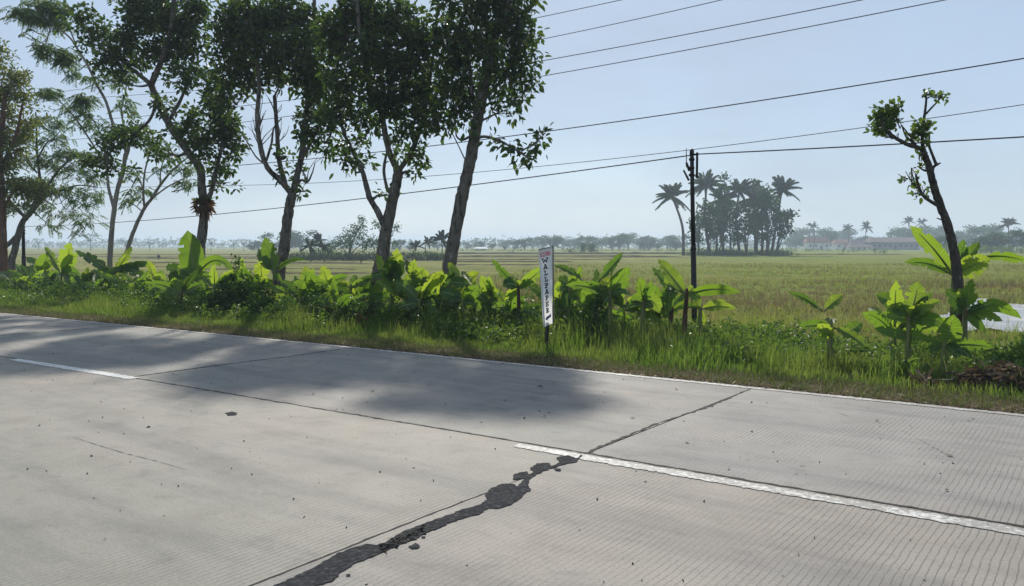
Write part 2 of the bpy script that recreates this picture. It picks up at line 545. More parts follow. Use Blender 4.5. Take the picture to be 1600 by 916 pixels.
def road_material(name, seed, groove_lo, groove_hi, base):
    m, n, l, out = new_mat(name)
    uvn = n.new('ShaderNodeUVMap'); uvn.uv_map = 'st'
    mp = n.new('ShaderNodeMapping'); mp.inputs['Location'].default_value = (seed, seed * 0.7, 0)
    l.new(uvn.outputs[0], mp.inputs['Vector'])
    v = mp.outputs[0]
    sep = n.new('ShaderNodeSeparateXYZ'); l.new(uvn.outputs[0], sep.inputs[0])
    big = noise(n, l, v, 0.32, 4, 0.55)
    mid = noise(n, l, v, 2.2, 5, 0.6)
    fine = noise(n, l, v, 60, 4, 0.75)
    c = ramp(n, [(.30, tuple(x * .84 for x in base)), (.5, base), (.70, tuple(x * 1.10 for x in base))])
    l.new(mid.outputs['Fac'], c.inputs['Fac'])
    tint = ramp(n, [(.35, (.95, .985, .96)), (.5, (1, 1, 1)), (.65, (1.03, 0.99, .96))])
    l.new(big.outputs['Fac'], tint.inputs['Fac'])
    col = mixc(n, l, 1.0, c.outputs[0], tint.outputs[0], 'MULTIPLY')
    sp = ramp(n, [(.32, (.42, .42, .42)), (.42, (.86, .86, .86)), (.58, (1, 1, 1)), (.72, (1.2, 1.2, 1.18))])
    l.new(fine.outputs['Fac'], sp.inputs['Fac'])
    col = mixc(n, l, 0.8, col, sp.outputs[0], 'MULTIPLY')
    # tyre polished, darker bands along the lane
    xs = math_n(n, l, 'MULTIPLY', sep.outputs[1], 3.6)
    band = n.new('ShaderNodeMath'); band.operation = 'SINE'; l.new(xs, band.inputs[0])
    bf = n.new('ShaderNodeMapRange'); bf.inputs['From Min'].default_value = 0.2; bf.inputs['From Max'].default_value = 1
    bf.inputs['To Min'].default_value = 0; bf.inputs['To Max'].default_value = 0.10
    l.new(band.outputs[0], bf.inputs['Value'])
    col = mixc(n, l, bf.outputs[0], col, (.14, .14, .145))
    mps = n.new('ShaderNodeMapping'); mps.inputs['Scale'].default_value = (0.22, 1.5, 1)
    l.new(v, mps.inputs['Vector'])
    st_ = ramp(n, [(.36, (.74, .75, .78)), (.50, (1, 1, 1)), (.66, (1.05, 1.04, 1.01))])
    l.new(noise(n, l, mps.outputs[0], 1.4, 5, .62).outputs['Fac'], st_.inputs['Fac'])
    col = mixc(n, l, .85, col, st_.outputs[0], 'MULTIPLY')
    blt = ramp(n, [(.54, (1, 1, 1)), (.66, (.78, .79, .81))])
    l.new(noise(n, l, v, 5.5, 6, .7).outputs['Fac'], blt.inputs['Fac'])
    col = mixc(n, l, .8, col, blt.outputs[0], 'MULTIPLY')
    # small dark pits
    vo = n.new('ShaderNodeTexVoronoi'); vo.inputs['Scale'].default_value = 7; l.new(v, vo.inputs['Vector'])
    pit = ramp(n, [(.0, (1, 1, 1)), (.045, (1, 1, 1)), (.07, (0, 0, 0))])
    l.new(vo.outputs['Distance'], pit.inputs['Fac'])
    pm = math_n(n, l, 'MULTIPLY', pit.outputs[0], math_n(n, l, 'GREATER_THAN', mid.outputs['Fac'], 0.53))
    col = mixc(n, l, math_n(n, l, 'MULTIPLY', pm, 0.6), col, (.06, .06, .06))
    # hand-raked grooves across the lane
    wob = noise(n, l, v, 1.6, 3, 0.6)
    jit = noise(n, l, v, 9, 2, 0.6)
    tt = math_n(n, l, 'MULTIPLY_ADD', wob.outputs['Fac'], 0.045, sep.outputs[0])
    tt = math_n(n, l, 'MULTIPLY_ADD', jit.outputs['Fac'], 0.007, tt)
    sn = n.new('ShaderNodeMath'); sn.operation = 'SINE'
    l.new(math_n(n, l, 'MULTIPLY', tt, 2 * math.pi / 0.037), sn.inputs[0])
    gr = n.new('ShaderNodeMapRange'); gr.inputs['From Min'].default_value = 0.72; gr.inputs['From Max'].default_value = 0.97
    l.new(sn.outputs[0], gr.inputs['Value'])
    # grooves are worn away in patches
    wn_ = noise(n, l, v, 0.8, 4, 0.6)
    wear = n.new('ShaderNodeMapRange'); wear.inputs['From Min'].default_value = 0.36; wear.inputs['From Max'].default_value = 0.56
    l.new(wn_.outputs['Fac'], wear.inputs['Value'])
    lim = n.new('ShaderNodeMapRange'); lim.inputs['From Min'].default_value = groove_hi; lim.inputs['From Max'].default_value = groove_lo
    l.new(sep.outputs[0], lim.inputs['Value'])
    brk = n.new('ShaderNodeMapRange'); brk.inputs['From Min'].default_value = 0.28; brk.inputs['From Max'].default_value = 0.46
    l.new(noise(n, l, v, 16, 3, .6).outputs['Fac'], brk.inputs['Value'])
    gm = math_n(n, l, 'MULTIPLY', gr.outputs[0], math_n(n, l, 'MULTIPLY', wear.outputs[0], lim.outputs[0]))
    gm = math_n(n, l, 'MULTIPLY', gm, brk.outputs[0])
    col = mixc(n, l, math_n(n, l, 'MULTIPLY', gm, 0.62), col, (.075, .07, .068))
    p = n.new('ShaderNodeBsdfPrincipled')
    p.inputs['Roughness'].default_value = 0.78
    p.inputs['Specular IOR Level'].default_value = 0.35
    l.new(col, p.inputs['Base Color'])
    h = math_n(n, l, 'MULTIPLY_ADD', gm, -0.25, math_n(n, l, 'MULTIPLY', fine.outputs['Fac'], 0.5))
    b = n.new('ShaderNodeBump'); b.inputs['Strength'].default_value = 0.45; b.inputs['Distance'].default_value = 0.006
    l.new(h, b.inputs['Height']); l.new(b.outputs[0], p.inputs['Normal'])
    l.new(p.outputs[0], out.inputs['Surface'])
    return m


CONC = (.268, .252, .220)
M['slab_far'] = road_material('worn_concrete_far_lane', 0.0, 3.1, 5.0, (.242, .233, .212))
M['slab_near'] = road_material('worn_concrete_near_lane', 13.0, 3.6, 5.4, CONC)
M['slab_far_grooved'] = road_material('grooved_concrete_far_lane', 29.0, 8, 9, (.258, .246, .23))
M['slab_near_grooved'] = road_material('grooved_concrete_near_lane', 41.0, 8, 9, (.265, .248, .222))
S_NEAR, S_MID, S_FAR = 0.95, 5.13, 8.62


def slab(name, s0, s1, t0, t1, mat, gap=0.006):
    ts = np.linspace(t0 + gap, t1 - gap, max(2, int((t1 - t0) / 1.0)))
    ss = np.linspace(s0 + gap, s1 - gap, 4)
    T_, S_ = np.meshgrid(ts, ss, indexing='ij')
    X, Y = st2xy(S_ + sroad(T_), T_)
    n0, n1 = T_.shape
    top = np.stack([X, Y, np.zeros_like(X)], -1).reshape(-1, 3)
    uv = np.stack([T_, S_], -1).reshape(-1, 2)
    i, j = np.meshgrid(np.arange(n0 - 1), np.arange(n1 - 1), indexing='ij')
    i, j = i.ravel(), j.ravel()
    Q = np.stack([i * n1 + j, i * n1 + j + 1, (i + 1) * n1 + j + 1, (i + 1) * n1 + j], 1)
    rim = np.concatenate([np.arange(n1), np.arange(1, n0) * n1 + n1 - 1, (n0 - 1) * n1 + np.arange(n1 - 2, -1, -1), np.arange(n0 - 2, 0, -1) * n1])
    low = top[rim] - np.array([0, 0, 0.18])
    k = len(top)
    m_ = len(rim)
    Q2 = [[rim[q], k + q, k + (q + 1) % m_, rim[(q + 1) % m_]] for q in range(m_)]
    V = np.concatenate([top, low])
    uv = np.concatenate([uv, uv[rim]])
    o = mesh_np(name, V, np.concatenate([Q[:, ::-1], np.array(Q2)]), mat=mat, smooth=False, uv=uv)
    tag(o, kind='structure')
    return o


joints = [3.05 + 6.0 * k for k in range(-6, 30)]
for k in range(len(joints) - 1):
    t0, t1 = joints[k], joints[k + 1]
    gv = t1 < 4
    slab('road', S_MID, S_FAR, t0, t1, M['slab_far_grooved' if gv else 'slab_far'], 0.008)

slab('road', S_NEAR, S_MID, -33, 3.05, M['slab_near_grooved'], 0.003)
slab('road', S_NEAR, S_MID, 3.05, joints[-1], M['slab_near'], 0.003)

M['joint'] = plain('joint_sealant', [(.35, (.018, .017, .016)), (.7, (.05, .045, .04))], 30, 0.9, 0.3, 80)
M['asphalt'] = plain('asphalt_patch', [(.3, (.016, .017, .020)), (.48, (.034, .036, .040)), (.60, (.055, .057, .060)), (.74, (.11, .105, .095))], 34, 1.0, 0.5, 90, spec=.08)


def strip(name, pts, widths, mat, z=0.004, jit=0.3, seg=0.05, label=None):
    """irregular thin strip following st points on the road"""
    pts = np.asarray(pts, float)
    d = np.r_[0, np.cumsum(np.linalg.norm(np.diff(pts, axis=0), axis=1))]
    u = np.arange(0, d[-1], seg)
    c = np.stack([np.interp(u, d, pts[:, 0]), np.interp(u, d, pts[:, 1])], 1)
    wd = np.interp(u, d, widths)
    tg = unit(np.gradient(c, axis=0))
    nm = np.stack([-tg[:, 1], tg[:, 0]], 1)
    c = c + nm * (np.cumsum(rng.normal(0, 0.0018 if len(pts) > 2 and 'joint' in name else 0.0003, len(u))) * 0.6 + rng.normal(0, .001, len(u)))[:, None]
    wl = wd * np.clip(0.5 + jit * rng.normal(size=len(u)), 0.05, 1.4)
    wr = wd * np.clip(0.5 + jit * rng.normal(size=len(u)), 0.05, 1.4)
    A, B = c + nm * wl[:, None], c - nm * wr[:, None]
    P = np.concatenate([A, B])
    X, Y = st2xy(P[:, 0] + sroad(P[:, 1]), P[:, 1])
    k = len(u)
    i = np.arange(k - 1)
    o = mesh_np(name, np.stack([X, Y, np.full(len(X), z)], 1), np.stack([i, i + 1, k + i + 1, k + i], 1), mat=mat, smooth=False,
                uv=np.stack([P[:, 1], P[:, 0]], 1))
    return tag(o, kind='structure')


strip('road_joint', [(S_MID, -8), (S_MID, 9), (S_MID, 60)], [0.022, 0.022, 0.03], M['joint'], 0.003, 0.28)
for k, t in enumerate(joints):
    if -6 < t < 40:
        strip('road_joint', [(S_MID, t), (6.3, t + .03), (7.3, t - .03), (S_FAR, t)], [0.03, 0.02, 0.028, 0.012], M['joint'], 0.003, 0.4)
strip('road_joint', [(S_NEAR, 3.05), (3.4, 3.05), (4.2, 3.05), (4.9, 3.05)], [.014, .012, .008, .003], M['joint'], .002, .25)
# wavy hairline across the left slab
hl = [xy2st(*at_z(x, y)[:2]) for x, y in [(120, 682), (165, 697), (200, 708), (255, 722), (300, 735)]]
strip('road_joint', hl, [.002, .004, .005, .003, .001], M['joint'], 0.003, 0.4)
hl = [xy2st(*at_z(x, y)[:2]) for x, y in [(1290, 640), (1330, 652), (1400, 668), (1480, 712), (1500, 720)]]
strip('road_joint', hl, [.001, .003, .001, .003, .001], M['joint'], 0.003, 0.5)


def patch(name, outline, mat, z=0.005, jit=0.0045, seg=0.02, thick=0.0):
    """flat irregular patch on the road: outline in picture points of the photograph laid on the ground"""
    G = np.array([at_z(x, y, 0)[:2] for x, y in outline])
    out = []
    for p, q in zip(G, np.roll(G, -1, axis=0)):
        n_ = max(1, int(np.linalg.norm(q - p) / seg))
        for u in range(n_):
            out.append(p + (q - p) * u / n_ + rng.normal(0, jit, 2) * (1 if u else 0.3))
    out = np.array(out)
    me = bpy.data.meshes.new(name)
    me.from_pydata([(x, y, z) for x, y in out], [], [tuple(range(len(out)))])
    me.materials.append(mat)
    me.update()
    import bmesh
    bm = bmesh.new(); bm.from_mesh(me)
    bmesh.ops.triangulate(bm, faces=bm.faces[:])
    bmesh.ops.recalc_face_normals(bm, faces=bm.faces[:])
    for f in bm.faces:
        if f.normal.z < 0: f.normal_flip()
    bm.to_mesh(me); bm.free()
    o = bpy.data.objects.new(name, me)
    COL.objects.link(o)
    return tag(o, kind='structure')


K = 540 / 1600.0


def c2p(L):
    return [(400 + x * K, 660 + y * K) for x, y in L]


up = [(-140, 905), (60, 775), (180, 715), (262, 680), (350, 625), (430, 590), (510, 567), (560, 572), (600, 560), (680, 510), (770, 475), (870, 440), (960, 405), (1030, 385), (1070, 362), (1062, 335), (1085, 308), (1140, 288), (1195, 288), (1206, 300), (1225, 285), (1240, 262), (1212, 268), (1188, 268), (1190, 250), (1215, 236), (1255, 230), (1262, 244), (1290, 232), (1268, 212), (1300, 193), (1352, 190), (1368, 204), (1405, 188), (1392, 166), (1440, 155), (1470, 163), (1485, 172), (1505, 150), (1512, 156)]
lo = [(1482, 186), (1440, 192), (1415, 200), (1380, 212), (1335, 226), (1295, 244), (1272, 262), (1256, 296), (1274, 318), (1240, 334), (1228, 352), (1180, 384), (1110, 402), (1075, 400), (1030, 430), (980, 440), (900, 466), (830, 500), (780, 512), (740, 545), (660, 572), (605, 595), (540, 625), (450, 660), (395, 695), (350, 740), (290, 755), (200, 800), (60, 880), (20, 905)]
patch('asphalt_patch', c2p(up + lo), M['asphalt'])
patch('asphalt_patch', c2p([(1376, 216), (1410, 218), (1408, 228), (1385, 226)]), M['asphalt'])
patch('asphalt_patch', c2p([(704, 578), (740, 562), (758, 572), (750, 586), (722, 588)]), M['asphalt'])
patch('asphalt_patch', c2p([(765, 532), (785, 532), (783, 539), (768, 538)]), M['asphalt'], seg=.02, jit=.003)
patch('asphalt_patch', c2p([(415, 708), (438, 706), (436, 714), (420, 715)]), M['asphalt'], seg=.02, jit=.003)
patch('asphalt_patch', [(353, 646), (362, 644), (371, 646), (369, 649), (356, 650)], M['asphalt'], seg=.05, jit=.004)
# loose broken chunks in the open part of the crack
M['chunk'] = plain('broken_asphalt', [(.3, (.012, .012, .012)), (.55, (.05, .046, .04)), (.8, (.16, .14, .11))], 40, 0.95, 0.8, 120)
mb = MB()
for _ in range(150):
    u = rng.random()
    px, py = 400 + (575 + 215 * u) * K, 660 + (590 - 105 * u) * K
    p = at_z(px + rng.normal(0, 2.5), py + rng.normal(0, 3.2), 0.006)
    r = rng.uniform(.004, .015)
    ax = rand_dir(3) * r * rng.uniform(.5, 1, (3, 1))
    mb.box(p, ax[0] * [1, 1, .4], ax[1] * [1, 1, .4], ax[2] * .35)
tag(mb.build('asphalt_rubble', M['chunk'], smooth=False), 'crumbled dark asphalt bits in the open stretch of the road crack', 'rubble', kind='stuff')

# road paint
def paint_material(worn):
    m, n, l, out = new_mat('road_paint')
    uvn = n.new('ShaderNodeUVMap'); uvn.uv_map = 'st'
    nz = noise(n, l, uvn.outputs[0], 26, 5, 0.7)
    n2 = noise(n, l, uvn.outputs[0], 3.0, 4, 0.6)
    f = math_n(n, l, 'ADD', nz.outputs['Fac'], math_n(n, l, 'MULTIPLY', n2.outputs['Fac'], 0.5))
    r = ramp(n, [(worn, (.26, .25, .23)), (worn + .08, (.47, .47, .45)), (1, (.74, .74, .72))])
    l.new(f, r.inputs['Fac'])
    p = n.new('ShaderNodeBsdfPrincipled'); p.inputs['Roughness'].default_value = .7
    l.new(r.outputs[0], p.inputs['Base Color'])
    l.new(p.outputs[0], out.inputs['Surface'])
    return m


M['paint'] = paint_material(0.72)
M['paint_brightened'] = paint_material(0.55)  # brighter copy of the paint, offsets the shade lying on the left dash
M['paint_edge'] = paint_material(0.76)
strip('centre_dash', [(5.025, -1.6), (5.025, 3.0), (5.04, 3.60)], [.118, .118, .09], M['paint'], .0045, .06, .02)
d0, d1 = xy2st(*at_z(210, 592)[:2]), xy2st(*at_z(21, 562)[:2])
strip('centre_dash', [(d0[0] - sroad(d0[1]), d0[1]), ((d0[0] - sroad(d0[1]) + d1[0] - sroad(d1[1])) / 2, (d0[1] + d1[1]) / 2), (d1[0] - sroad(d1[1]), d1[1])], [.14, .14, .12], M['paint_brightened'], .0045, .07, .02)
for k in range(3, 9):
    strip('centre_dash', [(5.0, k * 8.3 - 7), (5.0, k * 8.3 - 4)], [.15, .15], M['paint'], .0045, .05, .04)
strip('edge_line', [(8.545, -20), (8.545, 150)], [.10, .10], M['paint_edge'], .0045, .10, .03)
strip('edge_line', [(1.08, -20), (1.08, 150)], [.10, .10], M['paint_edge'], .0045, .10, .03)

# grit and fallen leaf bits on the slabs
mb = MB()
for _ in range(700):
    s, t = rng.uniform(1.2, 8.5), rng.uniform(-4, 16)
    x, y = st2xy(s, t)
    r = rng.uniform(.0015, .005) * (1.7 if rng.random() < .06 else 1)
    ax = rand_dir(3) * r
    mb.box((x, y, .004), ax[0] * rng.uniform(.6, 1.6), ax[1], ax[2] * .5)
tag(mb.build('road_grit', M['chunk'], smooth=False), 'scattered dark grit lying on the concrete road', 'grit', kind='stuff')

# water in the flooded corner
def water_material():
    m, n, l, out = new_mat('paddy_water')
    tc = n.new('ShaderNodeTexCoord')
    nz = noise(n, l, tc.outputs['Object'], 1.6, 5, 0.7)
    p = n.new('ShaderNodeBsdfPrincipled')
    r = ramp(n, [(.42, (.17, .145, .11)), (.58, (.42, .40, .37))])
    l.new(nz.outputs['Fac'], r.inputs['Fac'])
    l.new(r.outputs[0], p.inputs['Base Color'])
    rr = n.new('ShaderNodeMapRange'); rr.inputs['From Min'].default_value = .4; rr.inputs['From Max'].default_value = .65
    rr.inputs['To Min'].default_value = .10; rr.inputs['To Max'].default_value = .45
    l.new(nz.outputs['Fac'], rr.inputs['Value']); l.new(rr.outputs[0], p.inputs['Roughness'])
    b = n.new('ShaderNodeBump'); b.inputs['Strength'].default_value = .25; b.inputs['Distance'].default_value = .02
    l.new(noise(n, l, tc.outputs['Object'], 5, 3).outputs['Fac'], b.inputs['Height']); l.new(b.outputs[0], p.inputs['Normal'])
    l.new(p.outputs[0], out.inputs['Surface'])
    return m


M['water'] = water_material()
ol = [(1496, 468), (1540, 467), (1570, 474), (1615, 476), (1700, 480), (1800, 490), (1820, 505), (1760, 520), (1680, 516), (1620, 518), (1580, 519), (1545, 512), (1510, 517), (1480, 512), (1470, 495), (1490, 484)]
wp = np.array([at_z(x, y, -0.43) for x, y in ol])
wp = np.concatenate([catmull(np.concatenate([wp, wp[:1]]), 5)[:-1]])
wp[:, :2] += rng.normal(0, .05, (len(wp), 2))
wme = mesh_np('water', np.concatenate([wp]), polys=[tuple(range(len(wp)))], mat=M['water'], smooth=False)
tag(wme, kind='structure')
WATER_ST = (wp[:, 0].mean(), wp[:, 1].mean())

# low earth bunds between the paddies
M['bund'] = plain('bund_earth', [(.3, (.045, .038, .022)), (.5, (.085, .072, .038)), (.7, (.11, .115, .04))], 1.2, 1, .5, 8, spec=.05)
bl = [(396.8, 690, 1110, .9), (398.2, 1110, 1420, .5), (399.5, 700, 1010, .35), (402.5, 690, 1080, .55), (406, 640, 980, .35), (409.5, 690, 900, .35), (414.5, 700, 880, .3),
      (404.5, 180, 600, .5), (405.8, 540, 590, .35), (411, 200, 585, .3), (413, 440, 590, .25), (421, 260, 560, .28), (428, 400, 590, .28), (418, 190, 330, .25), (432, 150, 300, .22),
      (398.6, 0, 690, .4), (401.5, 120, 420, .25)]
for (py, x0, x1, h) in bl:
    A, B = at_z(x0, py + rng.uniform(-.4, .6), -.5), at_z(x1, py, -.5)
    n_ = int(np.linalg.norm(B - A) / 1.2) + 2
    k = np.linspace(0, 1, n_)[:, None]
    c = A + (B - A) * k
    c[:, 1] += np.cumsum(rng.normal(0, .10, n_))
    h = h * .42
    hh = h * (1 + rng.normal(0, .14, n_)) * np.clip(np.minimum(k[:, 0], 1 - k[:, 0]) * 14, .1, 1)
    wd = .35 + h
    prof = [(-wd, -.06), (-wd * .45, .75), (0, 1), (wd * .4, .8), (wd, -.06)]
    R = np.stack([c + np.stack([np.zeros(n_), np.full(n_, a_), b_ * hh], 1) for a_, b_ in prof], 1)
    i, j = np.meshgrid(np.arange(n_ - 1), np.arange(4), indexing='ij')
    i, j = i.ravel(), j.ravel()
    tag(mesh_np('field_bund', R.reshape(-1, 3), np.stack([i * 5 + j, (i + 1) * 5 + j, (i + 1) * 5 + j + 1, i * 5 + j + 1], 1), mat=M['bund']), kind='structure')


# ------------------------------------------------------------------ grass and ground cover
def blades(P, H, W, lean=0.35, mat=None, name='grass', label='', two=True):
    n = len(P)
    a = rng.uniform(0, 2 * math.pi, n)
    side = np.stack([np.cos(a), np.sin(a), np.zeros(n)], 1)
    b = a + math.pi / 2 + rng.normal(0, .5, n)
    ld = np.stack([np.cos(b), np.sin(b), np.zeros(n)], 1) * (np.abs(rng.normal(0, lean, n)) * H)[:, None]
    H = np.asarray(H)[:, None]
    W = np.broadcast_to(W, (n,))[:, None]
    up_ = np.array([0, 0, 1.0])
    v0, v1 = P - side * W / 2, P + side * W / 2
    m0 = P + up_ * H * .55 + ld * .35
    v2, v3 = m0 + side * W * .42, m0 - side * W * .42
    tip = P + up_ * H * (1 - .0) + ld * 1.15
    V = np.stack([v0, v1, v2, v3, tip], 1).reshape(-1, 3)
    k = np.arange(n)[:, None] * 5
    o = mesh_np(name, V, k + np.array([0, 1, 2, 3]), k + np.array([3, 2, 4]), mat=mat)
    return tag(o, label, 'grass', kind='stuff')


def clumped(n, s0, s1, t0, t1, per=9, spread=.07, tpow=1.0):
    m_ = n // per
    t = t0 + (t1 - t0) * rng.random(m_) ** tpow
    s = rng.uniform(s0, s1, m_)
    s = np.repeat(s, per) + rng.normal(0, spread, m_ * per)
    t = np.repeat(t, per) + rng.normal(0, spread, m_ * per)
    hk = np.repeat(rng.uniform(.6, 1.25, m_), per)
    x, y = st2xy(s + np.where(t < 40, sroad(t), sroad(40)), t)
    return np.stack([x, y, zg(x, y) - .01], 1), s, t, hk


def gn(x, y, f=1.0, ph=0.0):
    return .5 + .25 * np.sin(x * 1.3 * f + ph) + .25 * np.sin(y * 1.7 * f + x * .6 * f + ph * 2)


P, s, t, hk = clumped(150000, 9.9, 14.2, -9, 45, 10, .08, 1.35)
n01 = gn(P[:, 0], P[:, 1], .8)
H = (.14 + .34 * np.clip((s - 10.3 - .35 * np.sin(t * .9) - .2 * np.sin(t * 2.3)) / 1.2, 0, 1)) * hk * (.6 + .75 * n01) * rng.uniform(.6, 1.15, len(s))
H *= np.where(t > 10, .72, 1.0) * np.where(s > 12.3, .8, 1)
blades(P, H, rng.uniform(.006, .013, len(s)), .33, M['grass'], 'tall_grass', 'tall bright green grass on the road verge')
P, s, t, hk = clumped(80000, 8.9, 10.9, -9, 60, 8, .05, 1.5)
blades(P, rng.uniform(.035, .11, len(s)) * hk, .007, .6, M['short_grass'], 'short_grass', 'short trodden grass between the tall grass and the road')
P, s, t, hk = clumped(46000, 8.63, 9.85, -9, 50, 8, .04, 1.5)
P[:, 2] = np.maximum(P[:, 2], -.07)
blades(P, rng.uniform(.015, .06, len(s)) * hk, .008, 1.2, M['dry_grass'], 'dry_grass', 'dead brown grass fringe along the edge of the concrete')
P, s, t, hk = clumped(34000, 10.6, 14.6, -9, 5, 12, .09)
blades(P, rng.uniform(.16, .40, len(s)) * hk, rng.uniform(.008, .014, len(s)), .38, M['grass'], 'tall_grass', 'extra tall bright grass on the open verge at right')
P, s, t, hk = clumped(9000, -1.5, .8, -9, 20, 8, .05)
blades(P, rng.uniform(.05, .16, len(s)) * hk, .008, .5, M['short_grass'], 'short_grass', 'short grass on the near side of the road')

# fallen leaves and crumbs of soil along the slab edge
nl_ = 3800
s = 8.60 + np.abs(rng.normal(0, .55, nl_))
t = -9 + 50 * rng.random(nl_) ** 1.5
s[:70] = rng.uniform(5.3, 8.6, 70)
x, y = st2xy(s + sroad(t), t)
P = np.stack([x, y, np.where(s < 8.7, .006, zg(x, y) + .012)], 1)
D = rand_dir(nl_); D[:, 2] = np.abs(D[:, 2]) * .12
V, Q = leaves(P, D, rng.uniform(.02, .075, nl_), rng.uniform(.01, .035, nl_), N=rand_dir(nl_, 3), fold=.12, droop=0)
tag(mesh_np('fallen_leaves', V, Q, mat=M['dead_leaf']), 'small brown fallen leaves strewn along the road edge', 'fallen leaves', kind='stuff')
# dark crumbly lip of soil against the slab
P, s, t, hk = clumped(30000, 8.60, 8.95, -9, 50, 6, .03, 1.5)
P[:, 2] = np.maximum(P[:, 2], -.05)
V, Q = leaves(P, rand_dir(len(P), .2), rng.uniform(.012, .04, len(P)), rng.uniform(.01, .025, len(P)), fold=.3, droop=.1)
M['crumb'] = plain('soil_crumbs', [(.3, (.03, .022, .015)), (.6, (.08, .06, .04)), (.8, (.14, .11, .075))], 20, 1, 0)
tag(mesh_np('soil_crumbs', V, Q, mat=M['crumb']), 'dark crumbly soil lip where the verge meets the concrete', 'soil', kind='stuff')

# rice stubble field beyond the verge, denser close by
n_ = 100000
Yf = 15 + 75 * rng.random(n_) ** 1.7
Xf = Yf * rng.uniform(-.72, .74, n_)
per = 5
Xf, Yf = np.repeat(Xf, per)[:n_ * 2] + rng.normal(0, .06, n_ * 2), np.repeat(Yf, per)[:n_ * 2] + rng.normal(0, .06, n_ * 2)
s, t = xy2st(Xf, Yf)
right = (Xf > .2 * Yf - 12) | (Yf < 45)
ok = (s > 13.6) & right
cx_, cy_ = WATER_ST
inw = np.zeros(len(Xf), bool)
for (xa, ya), (xb, yb) in zip(wp[:, :2], np.roll(wp[:, :2], -1, axis=0)):
    c_ = ((ya > Yf) != (yb > Yf)) & (Xf < (xb - xa) * (Yf - ya) / (yb - ya + 1e-9) + xa)
    inw ^= c_
ok &= ~(inw & (rng.random(len(Xf)) < .985))
Xf, Yf = Xf[ok], Yf[ok]
P = np.stack([Xf, Yf, zg(Xf, Yf) - .02], 1)
n01 = gn(Xf, Yf, .22, 1.0)
H = rng.uniform(.10, .30, len(Xf)) * (.5 + .9 * n01) * np.where(Yf > 45, .7, 1)
pb = .85 * np.exp(-((Yf - 31) / 12.0) ** 2) * (Xf > -6) * (.55 + .6 * gn(Xf, Yf, .35, 2)) + .30 * (n01 > .58)
brown = np.repeat(rng.random(len(P) // per + 1), per)[:len(P)] < pb
blades(P[brown], H[brown] * 1.15, (.010 + .00045 * Yf)[brown], .35, M['field_straw'], 'field_grass', 'brown straw and stubble in the middle of the field')
blades(P[~brown], H[~brown], (.010 + .00045 * Yf)[~brown], .4, M['field_grass'], 'field_grass', 'yellow green grass and rice covering the field')

P, s, t, hk = clumped(26000, 14.2, 20, -9, 10, 14, .09, 1.2)
kk_ = gn(P[:, 0], P[:, 1], .7, 4) > .42
P, hk = P[kk_], hk[kk_]
blades(P, rng.uniform(.25, .55, len(P)) * hk, .012, .28, M['field_grass'], 'field_grass', 'tall rough straw and grass clumps at the field edge')

# broad-leaved weeds among the grass
nW = 6500
t = -8 + 48 * rng.random(nW) ** 1.3
s = rng.uniform(10.6, 14.2, nW)
x, y = st2xy(s, t)
keep = (gn(x, y, 1.1, 2.2) > np.where(s > 11.3, .2, .45)) & ((t > 4) | (rng.random(nW) < .22))
x, y, s, t = x[keep], y[keep], s[keep], t[keep]
per = 16
hW = np.repeat(rng.uniform(.10, .38, len(x)) * (1 + .5 * (s > 11.4)), per)
P = np.stack([np.repeat(x, per), np.repeat(y, per), np.repeat(zg(x, y), per)], 1)
P[:, :2] += rng.normal(0, .09, (len(P), 2))
P[:, 2] += hW * rng.uniform(.2, 1, len(P))
V, Q = leaves(P, rand_dir(len(P), .35), rng.uniform(.05, .13, len(P)), rng.uniform(.025, .055, len(P)), droop=.3)
tag(mesh_np('weeds', V, Q, mat=M['weed_leaf']), 'low broad-leaved weeds growing through the verge grass', 'weeds', kind='stuff')


def undergrowth(n, s0, s1, t0, t1, hmax, mat, L, W, label, per=30, thr=.3, ph=0.0):
    t = t0 + (t1 - t0) * rng.random(n) ** 1.15
    s = rng.uniform(s0, s1, n)
    x, y = st2xy(s, t)
    g_ = gn(x, y, .9, ph)
    k_ = g_ > thr
    x, y, g_ = x[k_], y[k_], g_[k_]
    m_ = len(x)
    h = hmax * (.35 + .8 * g_) * rng.uniform(.6, 1.1, m_)
    e = rand_dir(m_ * per) * (rng.random(m_ * per) ** .4)[:, None]
    e[:, 2] = np.abs(e[:, 2])
    hh = np.repeat(h, per)
    P = np.stack([np.repeat(x, per), np.repeat(y, per), np.repeat(zg(x, y), per)], 1) + e * np.stack([.20 + 0 * hh, .20 + 0 * hh, hh], 1)
    V, Q = leaves(P, rand_dir(len(P), .3), L * rng.uniform(.6, 1.2, len(P)), W * rng.uniform(.7, 1.2, len(P)), droop=.3)
    tag(mesh_np('undergrowth', V, Q, mat=M[mat]), label, 'undergrowth', kind='stuff')


undergrowth(3000, 11.9, 13.9, 4.0, 36, .95, 'bush_leaf', .085, .04, 'tangled dark green undergrowth below the banana plants', thr=.2, ph=1.0)
undergrowth(700, 11.7, 13.2, -3, 4.5, .50, 'bush_leaf', .085, .036, 'dark weeds at the foot of the right-hand banana plants', thr=.3, ph=2.0)
undergrowth(1500, 11.8, 14.6, -1, 32, .34, 'weed_leaf', .11, .035, 'brighter leafy undergrowth mixed among the banana plants', 24, .35, 3.0)


